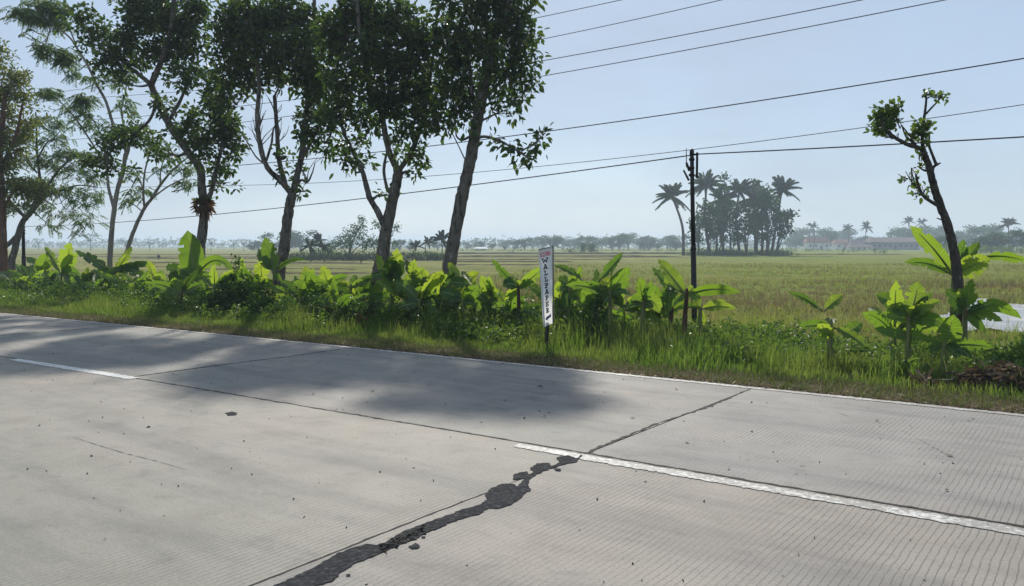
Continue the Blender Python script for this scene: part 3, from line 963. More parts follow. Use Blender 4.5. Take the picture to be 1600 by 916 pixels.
# ------------------------------------------------------------------ trees
class Tree:
    def __init__(self, name, base_px, s, label, leafmat, barkmat, leaf=(.155, .078), Y=None, cat='tree', group=None, trunk_name='trunk'):
        self.s, self.Y = s, Y
        if Y is None:
            b = ground_s(base_px, s)
            self.Y0 = b[1]
        else:
            p = at_y(base_px, 400, Y)
            b = np.array([p[0], p[1], float(zg(p[0], p[1]))])
            self.Y0 = Y
        self.b = b
        self.bpx = base_px
        self.root = empty(name, b, label, cat, group)
        self.lm, self.bm_, self.leaf = leafmat, barkmat, leaf
        self.mb, self.nodes = MB(), []
        self.LP, self.LD, self.LL, self.LW = [], [], [], []
        self.k = self.Y0 / F

    def pt(self, px, py, dd=0.0):
        p = at_y(px, py, self.Y0 + dd)
        return p

    def limb(self, pts, r0, r1, dd=0.0, from_ground=False, bend=.009, k=8):
        """pts in picture points; dd metres of depth gained towards the end; radii in picture points"""
        n = len(pts)
        if np.isscalar(dd): dd = [dd * q / max(1, n - 1) for q in range(n)]
        P = np.array([self.pt(x, y, d) for (x, y), d in zip(pts, dd)])
        if from_ground:
            P = np.concatenate([[self.b + np.array([0, 0, -.12])], P])
        C = catmull(P, 6)
        C[1:-1] += rng.normal(0, bend * r0 * self.k * 3, (len(C) - 2, 3))
        u = np.linspace(0, 1, len(C))
        R = (r0 + (r1 - r0) * u) * self.k * (.86 if r0 > 4 else 1) * (1 + rng.normal(0, .035, len(C)))
        if from_ground:
            R[:3] *= [1.35, 1.18, 1.06]
        self.mb.tube(C, R, k)
        self.nodes.append(np.concatenate([C, R[:, None]], 1))
        return C

    def blob(self, cx, cy, rx, ry, dens=1.0, depth=0.0, flat=1.0, rd=None, per=14, branch=True, up=.05, spread=None):
        """leafy mass made of twig ends, joined to the nearest limb by a branch"""
        if cy < -40 and cx < 660:
            return
        if cy < 0:
            cy, ry = cy * .35, ry * .75
        c = self.pt(cx, cy, depth)
        a, b_ = rx * self.k, ry * self.k
        d_ = (rd if rd is not None else max(a, b_) * .9)
        L, W = self.leaf
        n = int(dens * 4.5 * a * b_ * math.pi / (L * W * .75))
        ntw = max(2, n // per)
        e = rand_dir(ntw) * (rng.random(ntw) ** .5)[:, None]
        tw = c + e * np.array([a, d_, b_])
        N = np.concatenate(self.nodes)
        if branch:
            dist = np.linalg.norm(N[:, :3] - c, axis=1) + np.where(N[:, 2] > c[2], .6, 0)
            q = N[np.argmin(dist)]
            r0 = min(q[3] * .6, .05)
            mid = (q[:3] + c) / 2 + rng.normal(0, .06, 3)
            br = catmull([q[:3], mid, c], 4)
            self.mb.tube(br, np.linspace(r0, .008, len(br)), 5)
            Nl = br[len(br) // 3:]
            step = max(1, ntw // 60)
            for w_ in tw[::step]:
                s0 = Nl[rng.integers(len(Nl))]
                m_ = (s0 + w_) / 2 + rng.normal(0, .04, 3)
                self.mb.tube([s0, m_, w_], [.007, .005, .003], 3, cap=False)
        sp = spread or L * 1.1
        P = np.repeat(tw, per, axis=0) + rng.normal(0, sp * .42, (ntw * per, 3))
        D = unit(P - np.repeat(tw, per, axis=0) + rng.normal(0, .05, P.shape) * 1.0)
        D = unit(D + np.array([0, 0, up]))
        self.LP.append(P); self.LD.append(D)
        self.LL.append(L * rng.uniform(.65, 1.2, len(P))); self.LW.append(W * rng.uniform(.7, 1.15, len(P)))

    def fronds(self, cx, cy, rx, ry, n, L=.34, depth=0.0, rd=.6, dirx=None, branch=True):
        """feathery pinnate fronds"""
        c = self.pt(cx, cy, depth)
        a, b_ = rx * self.k, ry * self.k
        e = rand_dir(n) * (rng.random(n) ** .5)[:, None]
        tw = c + e * np.array([a, rd, b_])
        if branch:
            N = np.concatenate(self.nodes)
            q = N[np.argmin(np.linalg.norm(N[:, :3] - c, axis=1))]
            br = catmull([q[:3], (q[:3] + c) / 2 + rng.normal(0, .07, 3), c], 4)
            self.mb.tube(br, np.linspace(min(q[3] * .6, .03), .007, len(br)), 5)
            for w_ in tw[::3]:
                s0 = br[rng.integers(3, len(br))]
                self.mb.tube([s0, (s0 + w_) / 2 + rng.normal(0, .04, 3), w_], [.006, .005, .003], 3, cap=False)
        D = rand_dir(n)
        D[:, 2] = -np.abs(D[:, 2]) * .35 - .1
        D = unit(D)
        m_ = 9
        for k in range(1, m_ + 1):
            u = k / m_
            base = tw + D * L * u + np.array([0, 0, -.10 * L * u * u * 3])
            S_ = unit(np.cross(D, np.array([0, 0, 1.0])))
            for sg in (-1, 1):
                self.LP.append(base)
                self.LD.append(unit(S_ * sg + D * .45 + np.array([0, 0, -.35])))
                self.LL.append(np.full(n, .11 * (1.15 - .55 * abs(u - .45)) * L / .34)); self.LW.append(np.full(n, .032 * L / .34))

    def finish(self, crown='crown'):
        self.mb.build('trunk', self.bm_, self.root)
        if self.LP:
            V, Q = leaves(np.concatenate(self.LP), np.concatenate(self.LD), np.concatenate(self.LL), np.concatenate(self.LW))
            mesh_np(crown, V, Q, mat=self.lm, parent=self.root)
        return self.root


RG = 'big shade trees in a row behind the banana plants'
# --- tree with a fern nest
T = Tree('roadside_tree', 314, 13.2, 'roadside tree carrying a brown fern nest, its trunk kinking left', M['tree_leaf'], M['bark'], group=RG)
T.limb([(313, 400), (316, 365), (319, 330), (315, 290), (312, 262), (290, 232), (262, 190), (243, 150), (236, 132)], 9.5, 6, [0, 0, 0, 0, 0, .1, .2, .3, .4], True)
T.limb([(236, 132), (215, 115), (190, 95), (165, 78)], 4.5, 2.5, .6)
T.limb([(236, 132), (247, 108), (258, 78), (268, 40), (272, -10), (270, -70)], 5.5, 3, -.8)
T.limb([(320, 322), (330, 300), (337, 270), (345, 235), (352, 200), (360, 150), (362, 110)], 4.5, 2, -.5)
T.limb([(245, 150), (232, 190), (180, 230), (168, 245)], 2.5, 1.5, .7)
T.limb([(262, 192), (285, 150), (296, 110)], 3, 1.8, .5)
T.limb([(168, 262), (165, 240), (150, 225)], 2, 1.2, 0)
for b_ in [(120, 28, 30, 20, .8), (155, 55, 34, 24, 1), (190, 90, 42, 26, .9), (160, 100, 34, 18, .8), (230, 30, 40, 36, 1.3), (275, 40, 46, 46, 1.4), (250, 80, 48, 30, 1.1), (300, 85, 22, 32, 1), (225, -30, 60, 50, 1.2), (285, -50, 55, 60, 1.2), (240, -110, 60, 50, 1.1),
           (200, 55, 34, 24, .9), (305, 10, 24, 30, 1.1), (292, 120, 20, 28, .9), (250, 165, 28, 18, .7), (340, 165, 26, 28, 1), (352, 200, 34, 34, 1.2), (300, 190, 22, 36, .9), (330, 130, 20, 26, .9), (365, 230, 22, 22, 1), (320, 225, 30, 30, 1), (345, 262, 22, 18, .9),
           (210, 215, 44, 20, 1.0), (175, 225, 28, 18, .9), (150, 250, 26, 16, 1), (258, 235, 22, 16, .8), (182, 265, 26, 14, .9), (200, 190, 22, 10, .4), (335, 290, 14, 16, .6), (360, 285, 10, 8, .5), (282, 205, 20, 20, .8), (185, 128, 30, 14, .5), (270, 130, 26, 14, .5)]:
    T.blob(*b_, depth=rng.uniform(-.5, .5), rd=.55)
T.finish()
# fern nest clinging to it
o = empty('epiphyte_fern', T.pt(317, 322, -.12), 'rusty brown dried fern nest gripping a roadside trunk', 'fern')
n_ = 260
c = T.pt(317, 322, -.05)
D = rand_dir(n_, .1)
P = c + D * np.array([.13, .13, .16])
V, Q = leaves(P, unit(D + rng.normal(0, .3, D.shape)), rng.uniform(.10, .28, n_), rng.uniform(.03, .06, n_), droop=.35)
mesh_np('frond', V, Q, mat=M['rust_leaf'], parent=o)
D = rand_dir(60, 1.2)
V, Q = leaves(c + D * .08, D, rng.uniform(.18, .42, 60), .035, droop=.1)
mesh_np('green_frond', V, Q, mat=M['weed_leaf'], parent=o)

# --- tree with bare dead stubs
T = Tree('roadside_tree', 437, 13.3, 'roadside tree with bare dead stubs on the left and a straight dark trunk', M['tree_leaf'], M['bark'], group=RG)
T.limb([(437, 420), (443, 395), (447, 360), (452, 325), (457, 303)], 11, 8.5, 0, True)
T.limb([(457, 305), (438, 282), (418, 262), (406, 225), (402, 180), (405, 135), (400, 80), (390, 20), (385, -40)], 5.5, 2.5, -.5)
T.limb([(448, 295), (436, 250), (433, 205), (429, 150)], 4.0, 3.0, .4)
T.limb([(457, 305), (464, 275), (470, 250), (476, 210), (480, 160), (482, 100), (490, 30), (492, -60)], 6.5, 3, .5)
T.limb([(470, 250), (490, 215), (505, 175), (512, 120)], 3, 1.5, .5)
T.limb([(421, 262), (400, 245), (384, 218), (380, 214)], 1.5, .6, .3)
T.limb([(415, 255), (424, 225), (428, 200), (440, 185)], 2.2, 1, .3)
for _ in range(26):
    x0, y0 = [(405, 200), (430, 180), (432, 225), (406, 230), (480, 285), (476, 230)][rng.integers(6)]
    a_ = rng.uniform(-2.4, -.7)
    ln = rng.uniform(18, 55)
    x1, y1 = x0 + ln * math.cos(a_) * .6, y0 + ln * math.sin(a_)
    T.limb([(x0, y0), ((x0 + x1) / 2 + rng.normal(0, 3), (y0 + y1) / 2), (x1, y1)], 1.0, .4, rng.uniform(-.4, .4), k=4)
T.limb([(458, 300), (470, 282), (480, 285), (488, 270), (492, 255)], 2.5, .7, -.2)
for b_ in [(365, 45, 38, 44, 1.5), (400, 25, 40, 40, 1.5), (445, 30, 40, 44, 1.5), (360, 100, 30, 40, 1.3), (400, 80, 40, 40, 1.5), (450, 85, 42, 40, 1.5), (385, 125, 34, 26, 1.1), (440, 120, 32, 22, 1.1), (490, 60, 36, 50, 1.4), (485, 115, 34, 40, 1.3), (505, 150, 26, 34, 1.1),
           (400, -50, 60, 50, 1.2), (460, -60, 60, 60, 1.2), (430, -120, 60, 50, 1.0), (485, 175, 24, 26, 1.0), (475, 205, 18, 20, .8), (500, 205, 22, 26, 1.0), (520, 235, 16, 18, .8), (447, 245, 14, 18, .45), (480, 235, 14, 14, .6), (470, 268, 14, 12, .5), (440, 268, 13, 10, .5), (478, 300, 16, 12, .35), (350, 150, 22, 34, 1)]:
    T.blob(*b_, depth=rng.uniform(-.5, .5), rd=.6)
T.finish()

# --- forked tree
T = Tree('roadside_tree', 589, 13.2, 'thick roadside tree forking low into a thin left limb and a stout right limb', M['tree_leaf'], M['bark'], group=RG)
T.limb([(588, 450), (593, 420), (599, 390), (604, 355), (613, 315), (621, 280), (622, 262)], 14, 8.5, 0, True)
T.limb([(599, 350), (590, 330), (578, 310), (570, 280), (564, 262), (550, 235), (535, 200), (528, 150)], 6.5, 2.5, .5)
T.limb([(621, 265), (609, 240), (601, 205), (597, 180), (585, 150), (570, 100), (560, 30), (555, -50)], 6, 3, -.4)
T.limb([(621, 270), (638, 245), (652, 215), (662, 180), (672, 120), (680, 60), (685, -10)], 5, 2.4, .4)
T.limb([(597, 190), (607, 150), (608, 90), (606, 20), (612, -60)], 4.5, 2.5, .1)
T.limb([(606, 300), (600, 270), (603, 245), (612, 220)], 2.6, 2.0, .3)
T.limb([(540, 210), (520, 170), (510, 120)], 2.2, 1.2, .4)
T.limb([(608, 150), (640, 120), (655, 60)], 2.4, 1.4, -.5)
for b_ in [(530, 60, 40, 50, 1.5), (560, 20, 44, 44, 1.5), (605, 30, 44, 50, 1.4), (580, 90, 44, 40, 1.4), (545, 130, 38, 34, 1.3), (530, 170, 32, 26, 1.2), (560, 190, 30, 24, 1.1), (585, 150, 34, 34, 1.2), (625, 100, 40, 44, 1.3), (620, 160, 36, 34, 1.1),
           (655, 60, 34, 50, 1.3), (655, 130, 32, 38, 1.2), (665, 185, 30, 28, 1.1), (640, 205, 28, 26, 1.0), (622, 240, 14, 16, .6), (650, 245, 22, 18, .8), (545, 225, 26, 18, 1.0), (570, 250, 14, 14, .8), (525, 250, 16, 12, .8), (555, 262, 24, 10, .7), (585, 210, 12, 14, .5), (512, 190, 20, 20, .9),
           (560, -60, 60, 50, 1.2), (640, -50, 60, 60, 1.2), (600, -120, 60, 50, 1), (648, 268, 14, 12, .5), (600, 305, 14, 9, .6), (612, 225, 10, 22, .7)]:
    T.blob(*b_, depth=rng.uniform(-.55, .55), rd=.6)
T.finish()

# --- leaning tree by the sign
T = Tree('roadside_tree', 698, 13.4, 'tall roadside tree leaning right with one low leafy branch reaching over', M['tree_leaf'], M['bark'], group=RG)
T.limb([(700, 430), (705, 400), (712, 360), (719, 320), (727, 285), (736, 245), (743, 205), (748, 180), (757, 130), (764, 85), (766, 55)], 12.5, 9, 0, True)
T.limb([(766, 60), (757, 25), (748, -10), (742, -60)], 6.5, 4, .5)
T.limb([(766, 60), (782, 35), (794, 5), (800, -50)], 6, 3.5, -.5)
T.limb([(741, 222), (752, 214), (770, 216), (792, 226), (815, 240), (830, 250)], 2.6, 1.2, [0, -.4, -.8, -1.2, -1.6, -1.7])
T.limb([(815, 236), (838, 222), (852, 208)], 1.3, .7, [-1.6, -1.7, -1.8])
T.limb([(733, 214), (722, 219), (714, 214), (712, 205)], 2.0, 1.1, .2)
T.limb([(729, 254), (722, 240), (710, 215), (698, 195)], 1.1, .7, .5)
T.limb([(748, 180), (738, 150), (735, 115), (728, 70), (720, 20)], 4, 2, .4)
T.limb([(752, 160), (780, 130), (800, 100), (812, 70)], 3, 1.5, .4)
T.limb([(750, 190), (775, 178), (790, 172)], 1.8, .9, -.3)
T.limb([(735, 178), (715, 176), (705, 178)], 1.6, .8, .3)
for b_ in [(805, 35, 40, 36, 1.2), (825, 70, 24, 34, 1.0), (820, 110, 26, 24, .9), (795, 75, 36, 32, 1.0), (790, 120, 34, 28, .9), (805, 150, 28, 18, .8), (830, 130, 16, 18, .6), (775, 155, 28, 20, .7), (800, 178, 24, 9, .5), (765, 100, 24, 34, .8), (735, 60, 34, 48, 1.3), (700, 60, 34, 48, 1.3),
           (712, 115, 34, 34, 1.1), (735, 140, 24, 26, .9), (695, 150, 30, 30, 1.1), (715, 180, 24, 18, .8), (688, 190, 26, 20, .9), (745, 10, 44, 40, 1.3), (790, -10, 50, 34, 1.2), (700, -30, 50, 50, 1.2), (770, -70, 60, 50, 1.1), (820, -40, 34, 50, 1.0),
           (775, 222, 14, 10, .45), (800, 232, 20, 13, .6), (828, 243, 20, 15, .7), (848, 210, 15, 13, .7), (842, 228, 16, 10, .55), (720, 165, 20, 20, .6), (738, 195, 12, 12, .3)]:
    T.blob(*b_[:4], b_[4] * (.6 if b_[1] < 20 else .92), depth=(-1.5 + (b_[0] < 790) * .5) if b_[1] > 200 and b_[0] > 760 else rng.uniform(-.45, .45), rd=.55 if b_[1] < 190 else .25, up=-.25, per=10)
T.finish()

# --- feathery slender trees on the left
T = Tree('slender_tree', 172, 15.0, 'slender pale tree with long bare branches and feathery tufts reaching up left', M['feather_leaf'], M['bark_pale'])
T.limb([(172, 410), (174, 370), (178, 330), (184, 295), (192, 268), (196, 240)], 5.2, 3.6, 0, True)
T.limb([(178, 325), (170, 295), (167, 270), (160, 245)], 2.8, 1.6, .4)
T.limb([(194, 255), (200, 225), (178, 196), (166, 160), (150, 130), (136, 100), (120, 75), (108, 58), (82, 38), (60, 26)], 3.0, .9, -.5)
T.limb([(160, 250), (140, 218), (120, 188), (100, 165), (82, 148)], 1.8, .8, .4)
T.limb([(196, 245), (194, 205), (190, 170), (197, 140), (195, 110)], 1.8, .8, .6)
T.limb([(170, 250), (155, 205), (138, 175), (132, 150)], 1.3, .6, .3)
T.limb([(122, 78), (108, 45), (95, 25), (80, 12)], 1.2, .6, .3)
T.limb([(196, 245), (210, 215), (226, 190)], 1.3, .6, .3)
for b_ in [(30, 18, 26, 9, 60), (60, 26, 30, 12, 80), (85, 12, 30, 12, 80), (70, 2, 30, 8, 50), (95, 34, 20, 10, 40), (70, 72, 16, 8, 40), (100, 82, 22, 9, 60), (105, 95, 16, 6, 30), (65, 82, 14, 5, 18), (75, 142, 18, 8, 45), (130, 152, 20, 7, 50), (120, 168, 26, 10, 30), (135, 185, 24, 14, 30), (170, 200, 30, 14, 34), (115, 112, 14, 8, 14),
           (150, 120, 26, 14, 22), (190, 115, 26, 20, 34), (195, 165, 22, 22, 24), (215, 200, 20, 12, 26), (50, 52, 20, 8, 12)]:
    T.fronds(*b_, rd=.5, depth=rng.uniform(-.3, .3))
T.finish('feathery_crown')

T = Tree('slender_tree', 192, 15.6, 'slanting pale tree with a fan of nearly bare branches', M['feather_leaf'], M['bark_pale'])
T.limb([(196, 408), (204, 375), (216, 345), (226, 325), (236, 312)], 4.2, 3.0, 0, True)
T.limb([(236, 312), (250, 290), (268, 268), (286, 252), (294, 246)], 2.4, .9, .5)
T.limb([(226, 328), (224, 300), (226, 270), (234, 240), (240, 225)], 2.0, .8, -.4)
T.limb([(240, 308), (262, 292), (285, 280), (302, 270)], 1.5, .6, -.3)
T.limb([(226, 300), (214, 275), (200, 262)], 1.2, .5, .2)
T.limb([(250, 290), (252, 262), (262, 240), (272, 228)], 1.2, .5, .3)
T.limb([(222, 330), (206, 318), (192, 315)], 1.0, .5, .2)
T.limb([(232, 250), (222, 232), (216, 222)], .9, .4, .2)
T.limb([(268, 300), (285, 296), (300, 292)], .9, .4, .2)
for b_ in [(215, 298, 22, 10, 20), (245, 225, 26, 14, 26), (268, 240, 24, 12, 20), (290, 262, 18, 12, 18), (290, 285, 22, 8, 22), (200, 312, 14, 8, 14), (262, 262, 24, 14, 12), (208, 270, 20, 12, 14)]:
    T.fronds(*b_, rd=.4)
T.finish('feathery_crown')

T = Tree('spreading_tree', 20, 16.0, 'low spreading tree with layered feathery foliage and a leaning spotted trunk', M['feather_leaf'], M['bark'])
T.limb([(18, 412), (22, 395), (28, 370), (34, 350), (45, 335), (60, 318)], 7, 4.5, 0, True)
T.limb([(45, 335), (58, 310), (78, 285), (95, 262), (118, 245), (140, 238)], 3, 1, .6)
T.limb([(60, 318), (62, 280), (58, 240), (57, 200), (56, 175)], 2.8, .9, -.4)
T.limb([(58, 250), (72, 225), (85, 215), (94, 205)], 1.6, .6, .3)
T.limb([(58, 315), (90, 300), (120, 290), (150, 292)], 1.8, .7, .2)
T.limb([(30, 365), (10, 385), (0, 395), (-12, 402)], 3.5, 2.5, -.3)
T.limb([(40, 340), (20, 320), (8, 300), (0, 270)], 3, 1.5, .2)
T.limb([(58, 270), (40, 250), (30, 225)], 1.5, .6, .2)
for b_ in [(60, 190, 36, 14, 70), (95, 190, 20, 12, 50), (40, 215, 26, 14, 60), (85, 215, 26, 14, 60), (110, 238, 34, 9, 90), (140, 245, 22, 8, 60), (70, 250, 34, 14, 90), (105, 262, 34, 10, 80), (140, 275, 24, 12, 60), (50, 290, 30, 16, 90), (95, 295, 36, 12, 90), (130, 310, 30, 14, 70), (60, 320, 30, 12, 60), (105, 335, 34, 14, 60), (140, 345, 18, 14, 34), (30, 250, 22, 14, 50),
           (150, 300, 14, 10, 26), (80, 355, 26, 8, 22), (130, 362, 14, 8, 14)]:
    T.fronds(*b_[:4], int(b_[4] * .68), rd=.8, depth=rng.uniform(-.4, .4))
T.leaf = (.13, .05)
for b_ in [(55, 285, 34, 10, .5), (40, 300, 26, 16, .6), (75, 300, 20, 12, .4), (20, 330, 24, 14, .5), (115, 238, 24, 5, .5)]:
    T.blob(*b_, rd=.6)
T.finish('feathery_crown')

T = Tree('red_barked_tree', 6, 14.6, 'tree with a straight reddish brown trunk at the left edge of the photo', M['olive_leaf'], M['bark_red'])
T.limb([(7, 430), (5, 390), (4, 340), (2, 290), (0, 240), (4, 190), (8, 150)], 8, 4, 0, True)
T.limb([(2, 260), (22, 220), (32, 180), (38, 145)], 3, 1.2, -.3)
T.limb([(0, 240), (-22, 200), (-34, 150)], 3, 1.2, .3)
T.limb([(4, 330), (20, 300), (40, 280)], 2.6, 1, -.3)
for b_ in [(25, 120, 26, 16, 1), (8, 140, 26, 20, .9), (35, 150, 22, 14, .8), (12, 175, 26, 20, .9), (38, 205, 26, 16, .7), (55, 170, 18, 8, .5), (8, 215, 26, 24, 1), (30, 240, 22, 18, .8), (6, 260, 22, 20, 1), (10, 290, 24, 16, .9), (-30, 150, 40, 40, .9), (-30, 220, 40, 40, .9), (60, 300, 30, 22, .8), (30, 320, 20, 10, .5), (35, 290, 30, 16, .8), (50, 190, 20, 8, .6), (-20, 90, 40, 36, .8)]:
    T.blob(*b_, rd=.6, depth=rng.uniform(-.4, .4))
T.finish()

# --- pruned small tree on the right
T = Tree('pruned_tree', 1500, 12.4, 'small pruned tree with a crooked dark trunk and a few leafy stubs', M['citrus_leaf'], M['bark_dark'], leaf=(.085, .055))
T.limb([(1500, 505), (1499, 460), (1494, 415), (1488, 380), (1478, 345), (1468, 318), (1459, 290), (1452, 262), (1446, 245), (1441, 232)], 10, 5, 0, True, k=10)
T.limb([(1441, 234), (1432, 230), (1418, 226), (1405, 219), (1394, 212), (1389, 205)], 4, 2.2, -.2)
T.limb([(1442, 234), (1441, 215), (1443, 192), (1446, 170), (1447, 152), (1443, 140)], 3.2, 1.2, .1)
T.limb([(1447, 178), (1456, 168), (1464, 160), (1472, 150)], 1.7, 1, .1)
T.limb([(1456, 275), (1458, 262), (1465, 257), (1469, 255)], 3.0, 1.2, .1)
T.limb([(1463, 258), (1458, 245), (1452, 228), (1452, 211)], 2.6, 1.6, .15)
T.limb([(1467, 322), (1456, 316), (1445, 308), (1438, 298), (1433, 283), (1431, 272)], 3.2, 1.5, -.2)
T.limb([(1442, 306), (1434, 302), (1427, 305)], 1.2, .6, 0)
T.limb([(1440, 300), (1426, 286), (1415, 268)], 1.4, .5, -.1)
T.limb([(1429, 225), (1416, 214), (1409, 196)], 1.6, 1, .1)
T.limb([(1475, 343), (1470, 343), (1464, 341)], 1.5, .8, -.1)
T.limb([(1432, 228), (1419, 209), (1408, 195)], 1.5, .8, .1)
T.limb([(1405, 220), (1403, 214), (1404, 208)], 1.2, .6, .0)
for b_ in [(1386, 178, 20, 18, 1.0), (1384, 198, 18, 14, 1.0), (1398, 170, 14, 12, .7), (1374, 182, 10, 12, .6), (1440, 200, 12, 12, .7), (1432, 208, 14, 10, .6), (1446, 212, 10, 10, .6), (1450, 195, 8, 8, .5), (1444, 148, 7, 9, .6), (1456, 152, 9, 7, .5), (1470, 150, 8, 7, .6),
           (1425, 288, 8, 12, .35), (1436, 262, 8, 10, .35), (1430, 302, 10, 8, .5), (1446, 295, 7, 8, .35), (1418, 280, 5, 8, .3), (1436, 246, 6, 4, .3), (1448, 225, 6, 10, .4)]:
    T.blob(*b_[:4], b_[4] * 1.5, rd=.12, per=6, up=.3, spread=.07)
T.finish()


# ------------------------------------------------------------------ shrubs and undergrowth
def bush(px, s, w_m, h_m, label, mat='bush_leaf', leaf=(.075, .038), dens=1.0, name='bush', z0=0.0, twigs=True):
    b = ground_s(px, s)
    h_m *= 1.35
    root = empty(name, b, label, 'bush')
    L, W = leaf
    n = int(dens * 9 * w_m * h_m / (L * W))
    per = 9
    ntw = max(4, n // per)
    e = rand_dir(ntw) * (rng.random(ntw) ** .4)[:, None]
    e[:, 2] = np.abs(e[:, 2])
    lump = 1 + .25 * np.sin(e[:, 0] * 5 + px) + .18 * np.sin(e[:, 1] * 7 + px * .3)
    tw = b + e * np.array([w_m / 2, w_m / 2 * .75, h_m]) * lump[:, None] + np.array([0, 0, z0])
    P = np.repeat(tw, per, axis=0) + rng.normal(0, L * .55, (ntw * per, 3))
    D = rand_dir(len(P), .35)
    P[:, 2] = np.maximum(P[:, 2], b[2] + .01)
    V, Q = leaves(P, D, L * rng.uniform(.6, 1.25, len(P)), W * rng.uniform(.7, 1.2, len(P)), droop=.25)
    mesh_np('foliage', V, Q, mat=M[mat], parent=root)
    mb = MB()
    for w_ in tw[::max(1, ntw // 50)]:
        st = b + np.array([rng.normal(0, .06), rng.normal(0, .06), 0])
        mb.tube([st, (st + w_) / 2 + rng.normal(0, .04, 3) + [0, 0, .06], w_], [.008, .006, .003], 3, cap=False)
    mb.build('stem', M['bark_dark'], root)
    return root


bush(365, 12.0, 1.25, .82, 'dark leafy bush, tallest between the fern trunk and the stubby trunk')
bush(338, 11.6, .8, .55, 'dense low bush at the left foot of the tallest dark bush')
bush(410, 11.6, 1.2, .55, 'wide dark bush in front of the trunk with the bare stubs')
bush(455, 11.3, 1.2, .42, 'low tangled bush right of the trunk with bare stubs')
bush(505, 11.6, 1.0, .50, 'low dark bush under the bright small banana leaves')
bush(552, 11.5, 1.0, .50, 'dark bush just left of the thick forked trunk')
bush(610, 11.6, .6, .42, 'pale green bush in front of the thick forked trunk', 'weed_leaf', (.06, .03))
bush(655, 12.2, 1.1, .5, 'dark bush below the banana leaves right of the forked trunk')
bush(700, 12.2, 1.0, .45, 'dark bush at the foot of the leaning tree')
bush(775, 12.2, .9, .4, 'dark low bush between the leaning tree and the sign')
bush(930, 12.0, .75, .62, 'dark bush with hanging dead leaves right of the sign')
bush(985, 11.9, .6, .3, 'short bush of slim leaves among the middle banana plants', 'weed_leaf', (.10, .02))
bush(1060, 12.1, .9, .26, 'low yellow green bush in front of the dark pole', 'weed_leaf', (.09, .03))
bush(1130, 12.3, 1.3, .24, 'low light green bush right of the dark pole', 'weed_leaf', (.08, .03))
bush(15, 14.2, 1.9, .62, 'broad dark bush under the reddish trunk')
bush(62, 14.0, 1.5, .60, 'round dark bush second from the left edge')
bush(120, 13.8, 1.4, .45, 'low dark bush below the tall bright upright banana leaf')
bush(205, 13.4, 1.5, .36, 'low wide bush at the foot of the slender pale trees', 'weed_leaf', (.08, .035))
bush(270, 12.9, 1.2, .34, 'small bush in front of the tallest banana leaf', 'weed_leaf', (.08, .035))
bush(1450, 12.2, .9, .30, 'grassy bush left of the small pruned tree', 'bush_leaf', (.12, .02))
bush(1570, 11.8, .9, .35, 'light green bush right of the small pruned tree', 'weed_leaf', (.08, .035))


def litter(px, s, w_m, h_m, n, label, mat='dead_leaf', L=(.07, .20), W=(.02, .06), name='dead_leaf_heap'):
    b = ground_s(px, s)
    e = rand_dir(n) * (rng.random(n) ** .5)[:, None]
    e[:, 2] = np.abs(e[:, 2])
    P = b + e * np.array([w_m / 2, w_m / 2.5, h_m])
    D = rand_dir(n)
    D[:, 2] *= .5
    V, Q = leaves(P, D, rng.uniform(*L, n), rng.uniform(*W, n), N=rand_dir(n), fold=.35, droop=.2)
    V[:, 2] = np.maximum(V[:, 2], b[2] + .004)
    root = empty(name, b, label, 'dead leaves')
    mesh_np('dry_leaves', V, Q, mat=M[mat], parent=root)
    return root


litter(1580, 10.7, .85, .34, 620, 'largest brown heap of dead leaves, at the right edge of the photo')
litter(1530, 10.6, .6, .26, 380, 'brown heap of dead leaves below the small pruned tree')
litter(1450, 10.35, .5, .14, 120, 'thin scatter of dead leaves left of the brown heaps')
litter(510, 11.45, .35, .52, 160, 'rusty dry leaves hanging in the low bush between two big trunks', 'rust_leaf', (.06, .18), (.02, .04))
litter(568, 11.45, .42, .50, 200, 'rusty dry twigs and leaves beside the thick forked trunk', 'rust_leaf', (.05, .16), (.015, .03))
litter(622, 11.5, .2, .28, 50, 'few orange dry leaves below the right banana clump', 'rust_leaf', (.06, .2), (.03, .06))


